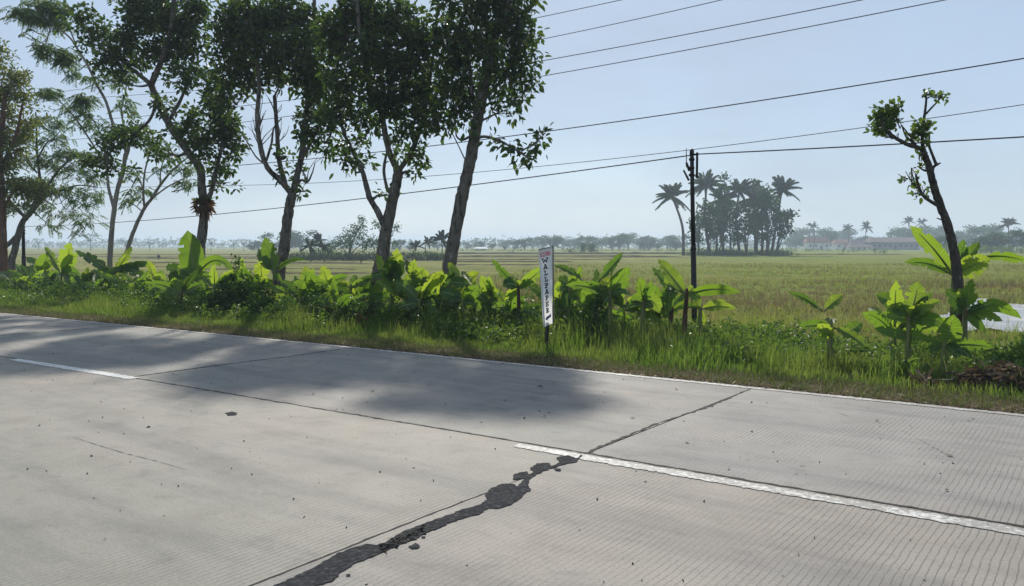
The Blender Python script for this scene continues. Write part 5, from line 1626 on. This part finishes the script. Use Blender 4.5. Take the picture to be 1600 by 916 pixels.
mb = MB()
for q, ch in enumerate('WALLPAPER'):
    v0 = .125 + q * .0815
    du = .40 if ch == 'W' else .27
    letter(mb, ch, .50 - du / 2 - .03 + .008 * q, v0, du, .052, .0078)
mb.build('lettering', M['ink'], sg, smooth=False)
mb = MB()
for q, ch in enumerate('SIMUR'[:4]):
    letter(mb, ch, .14 + q * .20, .045, .15, .050, .0085)
mb.build('heading', M['red_ink'], sg, smooth=False)
arr = [(.26, .905), (.50, .872), (.50, .888), (.88, .862), (.88, .905), (.52, .918), (.52, .938)]
Va = [on_banner(u_, v_, .0055) for u_, v_ in arr] + [on_banner(u_, v_, .002) for u_, v_ in arr]
na = len(arr)
mesh_np('arrow', Va, polys=[tuple(range(na))] + [(q, (q + 1) % na, (q + 1) % na + na, q + na) for q in range(na)], mat=M['blue_ink'], parent=sg, smooth=False)


# ------------------------------------------------------------------ distant trees, palms and houses
def rounds(root, specs, leaf, mat, dens=1.0, name='crown', k=1.0, per=8):
    """crown from ellipsoids (centre, radii) given in metres relative to the root"""
    PP, DD = [], []
    L, W = leaf
    for (c, r) in specs:
        c, r = np.array(c, float), np.array(r, float)
        n = int(dens * 2.4 * math.pi * r[0] * r[2] / (L * W * .75))
        ntw = max(3, n // per)
        e = rand_dir(ntw) * (rng.random(ntw) ** .45)[:, None]
        tw = c + e * r
        PP.append(np.repeat(tw, per, axis=0) + rng.normal(0, L * .55, (ntw * per, 3)))
        DD.append(rand_dir(ntw * per, .1))
    P, D = np.concatenate(PP), np.concatenate(DD)
    P = P + np.array(root.location)
    V, Q = leaves(P, D, L * rng.uniform(.7, 1.2, len(P)), W * rng.uniform(.8, 1.2, len(P)))
    return mesh_np(name, V, Q, mat=mat, parent=root)


def palm(name, base, top, label, group, frond=4.2, nf=26, r=.22, lean=None):
    root = empty(name, base, label, 'palm tree', group)
    base, top = np.array(base, float), np.array(top, float)
    mid = (base + top) / 2 + (lean if lean is not None else rng.normal(0, .4, 3))
    C = catmull([base, mid, top], 6)
    MB().tube(C, np.linspace(r * 1.3, r * .7, len(C)), 7).build('trunk', M['far_bark'], root)
    P_, D_, L_, W_ = [], [], [], []
    mb = MB()
    for q in range(nf):
        az = q * 2.399 + rng.uniform(-.2, .2)
        el = rng.uniform(-.5, 1.25) if q % 3 else rng.uniform(.5, 1.4)
        fl = frond * rng.uniform(.8, 1.1)
        d = np.array([math.cos(az) * math.cos(el), math.sin(az) * math.cos(el), math.sin(el)])
        uu = np.linspace(0, 1, 16)
        R = top + d * fl * uu[:, None] + np.array([0, 0, -1.0]) * (fl * .42 * uu ** 2.0 * (1 - .3 * math.sin(max(el, 0))))[:, None]
        mb.tube(R, np.linspace(.07, .02, 16), 3, cap=False)
        T_ = unit(np.gradient(R, axis=0))
        S_ = unit(np.cross(T_, np.array([0, 0, 1.0])) + 1e-6)
        for sgn in (-1, 1):
            for sub in (0, .33, .67):
                Rm = R[2:] + (T_[2:] * fl / 16 * sub)
                P_.append(Rm)
                D_.append(unit(S_[2:] * sgn * .8 + T_[2:] * .55 + np.array([0, 0, -.75])))
                L_.append(fl * .20 * (1 - .55 * uu[2:] ** 2)); W_.append(np.full(14, .17))
    V, Q = leaves(np.concatenate(P_), np.concatenate(D_), np.concatenate(L_), np.concatenate(W_), fold=.05, droop=.25)
    mesh_np('fronds', V, Q, mat=M['palm_leaf'], parent=root)
    mb.build('frond_rib', M['palm_leaf'], root)
    MB().tube([top + [0, 0, -.5], top + [0, 0, .3]], [r * 1.2, r * 1.1], 7).build('crownshaft', M['far_bark'], root)
    return root


YG = 170.0
FZ = -.5


def gp(px, Y=YG):
    p = at_y(px, 400, Y)
    return np.array([p[0], p[1], FZ])


GRV = 'coconut palms of the grove in the field'
palm('coconut_palm', gp(1068), at_y(1050, 306, YG - 2), 'leaning coconut palm at the left end of the grove, apart from the others', GRV, 4.0, 28, .26, lean=np.array([.9, 0, 0]))
palm('coconut_palm', gp(1110, YG), at_y(1104, 288, YG), 'coconut palm in the grove just right of the black pole', GRV, 4.1, 28, .26)
palm('coconut_palm', gp(1156, YG + 4), at_y(1155, 297, YG + 4), 'middle coconut palm of the grove with a broad drooping head', GRV, 4.0, 28, .26)
palm('coconut_palm', gp(1205, YG + 3), at_y(1222, 296, YG + 3), 'coconut palm at the right end of the grove', GRV, 4.0, 28, .26)
palm('coconut_palm', gp(1200, YG + 8), at_y(1196, 318, YG + 8), 'shorter coconut palm half hidden near the right end of the grove', GRV, 3.6, 18, .22)
palm('coconut_palm', gp(1132, YG + 6), at_y(1130, 312, YG + 6), 'coconut palm half hidden between the second and middle palms', GRV, 4.2, 22, .24)
palm('coconut_palm', gp(1180, YG + 6), at_y(1178, 310, YG + 6), 'coconut palm half hidden right of the middle palm', GRV, 4.2, 22, .24)
kg = YG / F
GT = [(1092, [(1092, 350, 14, 20), (1100, 330, 12, 14), (1090, 372, 10, 12)], 'dark broad-leaved grove tree behind the black pole'),
      (1104, [(1110, 345, 14, 18), (1120, 325, 12, 12), (1112, 368, 12, 10)], 'broad-leaved grove tree second from the left, under a palm'),
      (1130, [(1128, 300, 9, 14), (1132, 278, 6, 8), (1135, 320, 10, 12), (1130, 345, 12, 16)], 'tall thin grove tree between the second and third palms'),
      (1142, [(1145, 350, 16, 14), (1148, 372, 10, 10), (1140, 330, 10, 12)], 'round-crowned grove tree in front of the middle palm'),
      (1166, [(1165, 330, 14, 18), (1170, 352, 14, 16), (1160, 372, 9, 8)], 'dense grove tree right of the middle palm'),
      (1182, [(1180, 290, 7, 14), (1186, 310, 9, 14), (1182, 335, 12, 14), (1176, 360, 10, 12)], 'tall grove tree with a knobbly narrow crown right of centre'),
      (1198, [(1198, 300, 12, 12), (1204, 320, 16, 14), (1208, 342, 16, 16), (1200, 366, 12, 10)], 'largest broad-leaved grove tree, below the right palms'),
      (1212, [(1222, 345, 14, 16), (1228, 362, 12, 10), (1234, 335, 10, 8)], 'spreading grove tree at the right end'),
      (1120, [(1122, 330, 13, 16), (1122, 356, 12, 16), (1128, 372, 8, 8)], 'short grove tree with a thin trunk near the second palm'),
      (1190, [(1190, 315, 12, 14), (1190, 345, 12, 16), (1192, 372, 8, 8)], 'short dark grove tree right of centre')]
for q, (bx, bl_, lab) in enumerate(GT):
    Yq = YG + rng.uniform(-4, 6)
    b = gp(bx, Yq)
    root = empty('grove_tree', b, lab, 'tree', 'broad-leaved trees of the grove')
    kk = Yq / F
    specs = []
    mb = MB()
    for (cx, cy, rx, ry) in bl_:
        c = at_y(cx, cy, Yq) - b
        specs.append((c, (rx * kk * 1.25, rx * kk * 1.25, ry * kk * 1.1)))
        mb.tube(catmull([b, b + (c * [.35, .35, .45]) + rng.normal(0, .2, 3), b + c], 4), np.linspace(.20, .06, 9), 5)
    mb.build('trunk', M['far_bark'], root)
    rounds(root, specs, (.55, .38), M['far_leaf'], 1.45, k=1)
for px in (1098, 1118, 1136, 1147, 1150, 1172, 1178, 1203, 1208):
    pass
b = gp(1160, YG - 1)
root = empty('grove_undergrowth', b)
tag(root, 'low scrub under the grove of palms', 'scrub', kind='stuff')
rounds(root, [(((px - 1160) * kg, 0, .4), (2.2, 1.5, rng.uniform(.5, 1.1))) for px in range(1085, 1232, 9)], (.4, .2), M['far_leaf'], .8, 'scrub')

# low hump of earth the grove stands on
R_ = []
ol = 40
ang = np.linspace(0, 2 * math.pi, ol, endpoint=False)
for h_, f_ in ((-.55, 1.0), (-.15, .92), (-.02, .8), (0, .0)):
    R_.append(np.stack([b[0] + 11.5 * f_ * np.cos(ang), b[1] + 6 + 7 * f_ * np.sin(ang), np.full(ol, h_)], 1))
i, j = np.meshgrid(np.arange(3), np.arange(ol), indexing='ij'); i, j = i.ravel(), j.ravel()
tag(mesh_np('grove_mound', np.concatenate(R_), np.stack([i * ol + j, i * ol + (j + 1) % ol, (i + 1) * ol + (j + 1) % ol, (i + 1) * ol + j], 1), mat=M['bund']), kind='structure')

# prototypes of round distant trees (built at real size, about nine metres)
protos = []
for q in range(6):
    root = empty('distant_tree', (0, 0, 0), 'x', 'tree', 'trees of the far treeline')
    Hh = rng.uniform(7.5, 10)
    mb = MB()
    specs = []
    for _ in range(7):
        c = np.array([rng.normal(0, 1.9), rng.normal(0, 1.9), Hh * rng.uniform(.26, .84)])
        rr = rng.uniform(1.3, 2.4)
        specs.append((c, (rr, rr, rr * rng.uniform(.6, .9))))
        mb.tube(catmull([(0, 0, -.3), c * [.2, .2, .5], c], 4), np.linspace(.22, .06, 9), 5)
    mb.build('trunk', M['far_bark'], root)
    rounds(root, specs, (.6, .42), M['far_leaf'], 1.6)
    protos.append(root)
used = [False] * 6
ORD = ['first', 'second', 'third', 'fourth', 'fifth', 'sixth', 'seventh', 'eighth', 'ninth', 'tenth', 'eleventh', 'twelfth', 'thirteenth', 'fourteenth', 'fifteenth', 'sixteenth', 'seventeenth', 'eighteenth', 'nineteenth', 'twentieth', 'twenty-first', 'twenty-second', 'twenty-third', 'twenty-fourth', 'twenty-fifth', 'twenty-sixth']


def far_tree(px, top_py, Y, label, wide=1.0, q=None):
    q = int(rng.integers(6)) if q is None else q
    b = gp(px, Y)
    h = (384 - top_py) / F * Y + 2.0
    sc = h / 8.6
    if used[q]:
        o = copy_tree(protos[q], b, rng.uniform(0, 6.28), (sc * wide, sc * wide, sc), label)
    else:
        used[q] = True
        o = protos[q]
        o.location = tuple(b); o.scale = (sc * wide, sc * wide, sc); o.rotation_euler = (0, 0, rng.uniform(0, 6.28))
        o['label'] = label
    return o


xs = [712, 730, 748, 768, 790, 804, 820, 832, 848, 862, 880, 898, 912, 926, 940, 956, 968, 982, 1000, 1014, 1028, 1042, 1056]
tops = [374, 377, 378, 380, 373, 375, 372, 376, 370, 368, 373, 372, 370, 368, 371, 374, 366, 364, 366, 372, 370, 366, 366]
for q, (x_, t_) in enumerate(zip(xs, tops)):
    far_tree(x_, t_, 400 + 60 * math.sin(q * 1.9), f'hazy treeline tree, {ORD[q]} from the left between leaning trunk and grove', 1.65)
xs = [1232, 1243, 1256, 1268, 1285, 1300, 1318, 1338, 1362, 1384, 1398, 1415, 1428, 1448, 1462]
tops = [372, 366, 368, 358, 355, 356, 358, 368, 366, 368, 360, 352, 350, 352, 360]
for q, (x_, t_) in enumerate(zip(xs, tops)):
    far_tree(x_, t_, 480 + 40 * math.sin(q * 2.3), f'hazy tree behind the far village roofs, {ORD[q]} from the left', 1.5)
xs = [1498, 1512, 1528, 1546, 1562, 1580, 1600, 1618]
tops = [362, 352, 350, 354, 362, 358, 366, 364]
for q, (x_, t_) in enumerate(zip(xs, tops)):
    far_tree(x_, t_, 400 if q % 2 else 460, f'pale hazy tree beyond the pruned tree, {ORD[q]} from the trunk', 1.5)
for q, (x_, t_) in enumerate([(1530, 364), (1548, 368), (1566, 358), (1580, 360), (1478, 366)]):
    far_tree(x_, t_, 230, f'darker field-edge tree near the right edge, {ORD[q]} of its cluster', 1.3)
for q, (x_, t_) in enumerate([(404, 374), (452, 362), (470, 360), (432, 372)]):
    far_tree(x_, t_, 300, f'hazy round tree behind the stubby trunk, {ORD[q]} of its cluster', 1.7)
for q, (x_, t_) in enumerate([(625, 372), (640, 378), (684, 374), (700, 376)]):
    far_tree(x_, t_, 330, f'hazy tree seen between the forked and leaning trunks, {ORD[q]} of its cluster', 1.5)

# hazy wood along the far left horizon
b = gp(330, 700)
root = empty('far_wood', b)
tag(root, 'pale blue wood along the left horizon', 'wood', kind='stuff')
specs = []
for px in np.arange(-60, 760, 5.0):
    Yq = 700 + rng.uniform(-40, 40)
    top = 374 + 2.5 * math.sin(px * .021) + rng.uniform(-1.2, 2.2)
    h = (384 - top) / F * Yq + 2
    specs.append((at_y(px, 400, Yq) * [1, 1, 0] + [0, 0, FZ + h * .5] - b, (3.6, 5, h * .5)))
rounds(root, specs, (1.5, 1.1), M['far_leaf'], .55, 'trees', per=6)
b = gp(1150, 720)
root = empty('far_wood', b)
tag(root, 'pale blue wood along the horizon behind the village and the grove', 'wood', kind='stuff')
specs = []
for px in np.arange(740, 1680, 5.5):
    Yq = 650 + rng.uniform(-40, 40)
    top = 371 + 3 * math.sin(px * .017 + 2) + rng.uniform(-1.5, 2.5)
    h = (384 - top) / F * Yq + 2
    specs.append((at_y(px, 400, Yq) * [1, 1, 0] + [0, 0, FZ + h * .5] - b, (3.6, 5, h * .5)))
rounds(root, specs, (1.5, 1.1), M['far_leaf'], .55, 'trees', per=6)

# thin flat-topped trees standing out in the left field
proto = empty('flat_topped_tree', (0, 0, 0), 'x', 'tree', 'thin flat-topped trees on the left horizon')
mb = MB()
mb.tube([(0, 0, -.2), (.1, 0, 2.4), (.15, 0, 4.4)], [.20, .15, .12], 6)
specs = []
for q in range(11):
    a_ = q * 2.4
    r_ = rng.uniform(1.6, 4.2)
    tip = np.array([r_ * math.cos(a_), r_ * math.sin(a_), rng.uniform(6.6, 8.0)])
    mb.tube(catmull([(.15, 0, rng.uniform(3, 4.4)), (tip[0] * .5, tip[1] * .5, 6), tip], 4), np.linspace(.09, .03, 9), 4)
    specs.append((tip, (1.1, 1.1, .28)))
mb.build('trunk', M['far_bark'], proto)
rounds(proto, specs, (.4, .2), M['far_leaf'], .55)
for q, (x_, t_, Y_) in enumerate([(60, 372, 380), (142, 364, 330), (197, 374, 300), (234, 378, 300), (330, 372, 310), (366, 374, 360), (381, 373, 300), (412, 369, 340)]):
    h = (384 - t_) / F * Y_ + 2
    sc = h / 8.2
    lab = f'thin flat-topped tree far off in the left field, {ORD[q]} from the left'
    if q == 0:
        proto.location = tuple(gp(x_, Y_)); proto.scale = (sc * 1.1, sc * 1.1, sc); proto['label'] = lab
    else:
        copy_tree(proto, gp(x_, Y_), rng.uniform(0, 6), (sc * 1.1, sc * 1.1, sc), lab)

# nearer clump behind the forked trunk
YC = 115.0
kc = YC / F
for (bx, bl_, lab) in [(545, [(530, 382, 20, 14), (548, 372, 18, 18), (560, 358, 14, 12), (568, 345, 9, 8), (570, 378, 14, 14)], 'bushy hazy tree left of the forked trunk, in the mid distance'),
                       (602, [(590, 350, 14, 7), (606, 344, 12, 7), (618, 356, 12, 6), (600, 372, 14, 10), (585, 378, 12, 12), (612, 378, 8, 8)], 'tall layered hazy tree directly behind the forked trunk'),
                       (500, [(500, 392, 16, 7), (515, 388, 12, 9)], 'low hazy shrub between the stubby and forked trunks')]:
    b = gp(bx, YC)
    root = empty('field_tree', b, lab, 'tree')
    specs, mb = [], MB()
    for (cx, cy, rx, ry) in bl_:
        c = at_y(cx, cy, YC) - b
        specs.append((c, (rx * kc, rx * kc, ry * kc)))
        mb.tube(catmull([b, b + (c * [.3, .3, .5]), b + c], 4), np.linspace(.13, .04, 9), 5)
    mb.build('trunk', M['far_bark'], root)
    rounds(root, specs, (.34, .15), M['far_leaf'], .8)
b = gp(540, YC - 4)
root = empty('field_scrub', b)
tag(root, 'low hazy scrub strip behind the trunks', 'scrub', kind='stuff')
rounds(root, [(((px - 540) * kc, 0, .5), (.9, .8, rng.uniform(.5, .95))) for px in range(430, 700, 7)], (.22, .08), M['far_leaf'], 1, 'scrub')
PB = 'palm-like plants at the edge of the mid field'
for q, (x_, t_, Y_, fr) in enumerate([(484, 384, 100, 1.3), (505, 386, 100, 1.1), (497, 376, 120, 1.5), (668, 378, 130, 1.4), (690, 374, 120, 1.9), (650, 384, 120, 1.2)]):
    palm('field_palm', gp(x_, Y_), at_y(x_, t_, Y_), f'small hazy palm-like plant in the mid distance, {["left-most", "low one beside the left-most", "tallest one left of the forked trunk", "slim one left of the leaning trunk", "largest one, touching the leaning trunk", "lowest one right of the forked trunk"][q]}', PB, fr, 13, .07)
for q, (x_, t_, Y_) in enumerate([(1270, 354, 395), (1325, 356, 400), (1354, 354, 380), (1420, 346, 400), (1440, 348, 400), (1576, 350, 260)]):
    palm('distant_palm', gp(x_, Y_), at_y(x_, t_, Y_), f'hazy palm standing over the far village, {ORD[q]} from the left', 'palms of the far village', 3.4, 20, .18)
# shrubs out in the field
for q, (x_, t_, Y_) in enumerate([(908, 378, 210), (920, 376, 210), (800, 391, 240), (1325, 389, 240), (1366, 389, 220), (1380, 390, 220), (1495, 389, 200), (886, 391, 260), (1340, 391, 260)]):
    b = gp(x_, Y_)
    root = empty('field_shrub', b, f'green shrub out in the field, {ORD[q]} of the scattered ones', 'shrub', 'shrubs dotted over the far field')
    lab = ['feathery green shrub rising alone right of the sign, its left half', 'feathery green shrub rising alone right of the sign, its right half', 'small shrub far behind the bright plants left of the sign', 'small far shrub between the grove and the low roofs', 'far shrub below the long low roof, left one', 'far shrub below the long low roof, right one', 'small shrub behind the pruned trunk', 'tiny shrub just right of the sign top', 'tiny shrub on the field right of the grove'][q]
    root['label'] = lab
    h = (384 - t_) / F * Y_ + 2
    specs = [((rng.normal(0, .5), 0, h * .5), (h * .5, h * .5, h * .5)), ((rng.normal(0, 1.4), 0, h * .3), (h * .4, h * .4, h * .3))]
    rounds(root, specs, (.35, .15), M['far_leaf'], .9, 'foliage')
    MB().tube([b, b + [0, 0, h * .6]], [.06, .03], 5).build('stem', M['far_bark'], root)

# wooden stakes in the paddies
for (x_, y_, lab) in [(248, 406, 'dark stake standing in the left paddy'), (564, 412, 'dark stake in the paddy left of the forked trunk'), (788, 392, 'dark stake far out left of the sign')]:
    p = at_z(x_, y_, -.5)
    o = empty('field_stake', p, lab, 'stake', 'stakes in the paddies')
    hgt = 7.5 / F * p[1]
    MB().tube([p, p + [0, 0, hgt * .6], p + [.03, 0, hgt]], [.05 * p[1] / 90, .07 * p[1] / 90, .03], 6).build('shaft', M['post'], o)
    MB().box(p + [0, 0, hgt * .72], (.16 * p[1] / 90, 0, 0), (0, .03, 0), (0, 0, .10 * p[1] / 90)).build('rag', M['post'], o)

# houses
M['tile'] = plain('roof_tiles', [(.3, (.20, .09, .06)), (.6, (.32, .15, .10)), (.8, (.38, .22, .16))], 1.5, .9, .3, 6)
M['old_tile'] = plain('brown_roof', [(.3, (.14, .10, .09)), (.6, (.22, .16, .14))], 1.2, .9, .3, 6)
M['plaster'] = plain('white_plaster', [(.3, (.55, .55, .54)), (.7, (.75, .75, .74))], .8, .9, .1, 6)
M['grey_wall'] = plain('grey_wall', [(.3, (.12, .13, .15)), (.7, (.2, .21, .23))], .6, .9, .1, 6)
M['dark_open'] = plain('dark_opening', [(.3, (.02, .02, .02)), (.7, (.04, .04, .04))], 2, .6, 0)


def house(px0, px1, wall_top, ridge, Y, label, wall='plaster', roof='tile', nwin=2, depth=6, name='house'):
    b = gp((px0 + px1) / 2, Y)
    root = empty(name, b, label, 'house')
    k = Y / F
    w = (px1 - px0) * k / 2
    hw = (384 - wall_top) * k + 2.0
    hr = (384 - ridge) * k + 2.0
    c = b + np.array([0, depth / 2, 0])
    MB().box(c + [0, 0, hw / 2], (w, 0, 0), (0, depth / 2, 0), (0, 0, hw / 2)).build('wall', M[wall], root, False)
    o = .5
    V = [c + v for v in ([-w - o, -depth / 2 - o, hw - .15], [w + o, -depth / 2 - o, hw - .15], [w + o, depth / 2 + o, hw - .15], [-w - o, depth / 2 + o, hw - .15], [-w * .93, 0, hr], [w * .93, 0, hr])]
    V += [v - np.array([0, 0, .14]) for v in V[:4]]
    mesh_np('roof', V, polys=[(0, 1, 5, 4), (1, 2, 5), (2, 3, 4, 5), (3, 0, 4), (0, 6, 7, 1), (1, 7, 8, 2), (2, 8, 9, 3), (3, 9, 6, 0), (6, 9, 8, 7)], mat=M[roof], parent=root, smooth=False)
    n = nwin + 1
    for q in range(n):
        x_ = -w + (q + .5) * 2 * w / n
        if q == n // 2:
            MB().box(b + [x_, -.03, min(1.0, hw * .4)], (.45, 0, 0), (0, .05, 0), (0, 0, min(1.0, hw * .4))).build('door', M['dark_open'], root, False)
        else:
            MB().box(b + [x_, -.03, hw * .55], (.5, 0, 0), (0, .05, 0), (0, 0, min(.5, hw * .2))).build('window', M['dark_open'], root, False)
    return root


house(998, 1012, 380.5, 373, 430, 'small white house with a red tiled roof in the treeline left of the grove')
house(742, 760, 388.2, 386, 330, 'long low white shed in the far field left of the sign', 'plaster', 'plaster', 3)
house(1262, 1296, 378.5, 371, 400, 'white house with a reddish roof, left-most of the far village right of the grove', nwin=3)
house(1306, 1334, 380, 374, 410, 'far house with a dull red roof, second from the left in the village', nwin=2)
house(1330, 1362, 382, 375, 405, 'far low house half hidden by trees left of the long building', 'plaster', 'old_tile', 2)
house(1362, 1436, 378, 371, 380, 'long low grey building with a brown roof in the far village', 'grey_wall', 'old_tile', 8, 9)
house(1328, 1364, 386, 382, 360, 'low white shed in front of the long grey building', 'plaster', 'old_tile', 3, 4)
house(1436, 1452, 380, 376, 390, 'small white outhouse at the right end of the long grey building', nwin=1)

# crop strips far out to the right
b = gp(1540, 215)
root = empty('far_crop', b)
tag(root, 'band of low green crops near the right horizon', 'crops', kind='stuff')
kf = 215 / F
rounds(root, [(((px - 1540) * kf, rng.uniform(-1, 1), .9), (1.1, 1.0, rng.uniform(.8, 1.4))) for px in range(1455, 1680, 7)], (.4, .2), M['weed_leaf'], .8, 'rows')
b = gp(1020, 300)
root = empty('far_crop', b)
tag(root, 'band of low green crops on the field behind the sign', 'crops', kind='stuff')
kf = 300 / F
rounds(root, [(((px - 1020) * kf, rng.uniform(-6, 6), .3), (2.0, 1.0, rng.uniform(.3, .8))) for px in range(700, 1420, 9)], (.5, .2), M['weed_leaf'], .5, 'rows')

# ------------------------------------------------------------------ haze
m, n, l, out = new_mat('haze')
vol = n.new('ShaderNodeVolumePrincipled')
vol.inputs['Color'].default_value = (.64, .77, .95, 1)
vol.inputs['Density'].default_value = 0.00085
vol.inputs['Anisotropy'].default_value = 0.2
l.new(vol.outputs[0], out.inputs['Volume'])
o = MB().box((0, 0, 13.5), (3300, 0, 0), (0, 3300, 0), (0, 0, 15.0)).build('haze', m, smooth=False)
tag(o, 'thin pale morning haze over the fields', 'haze', kind='stuff')
o.display_type = 'WIRE'
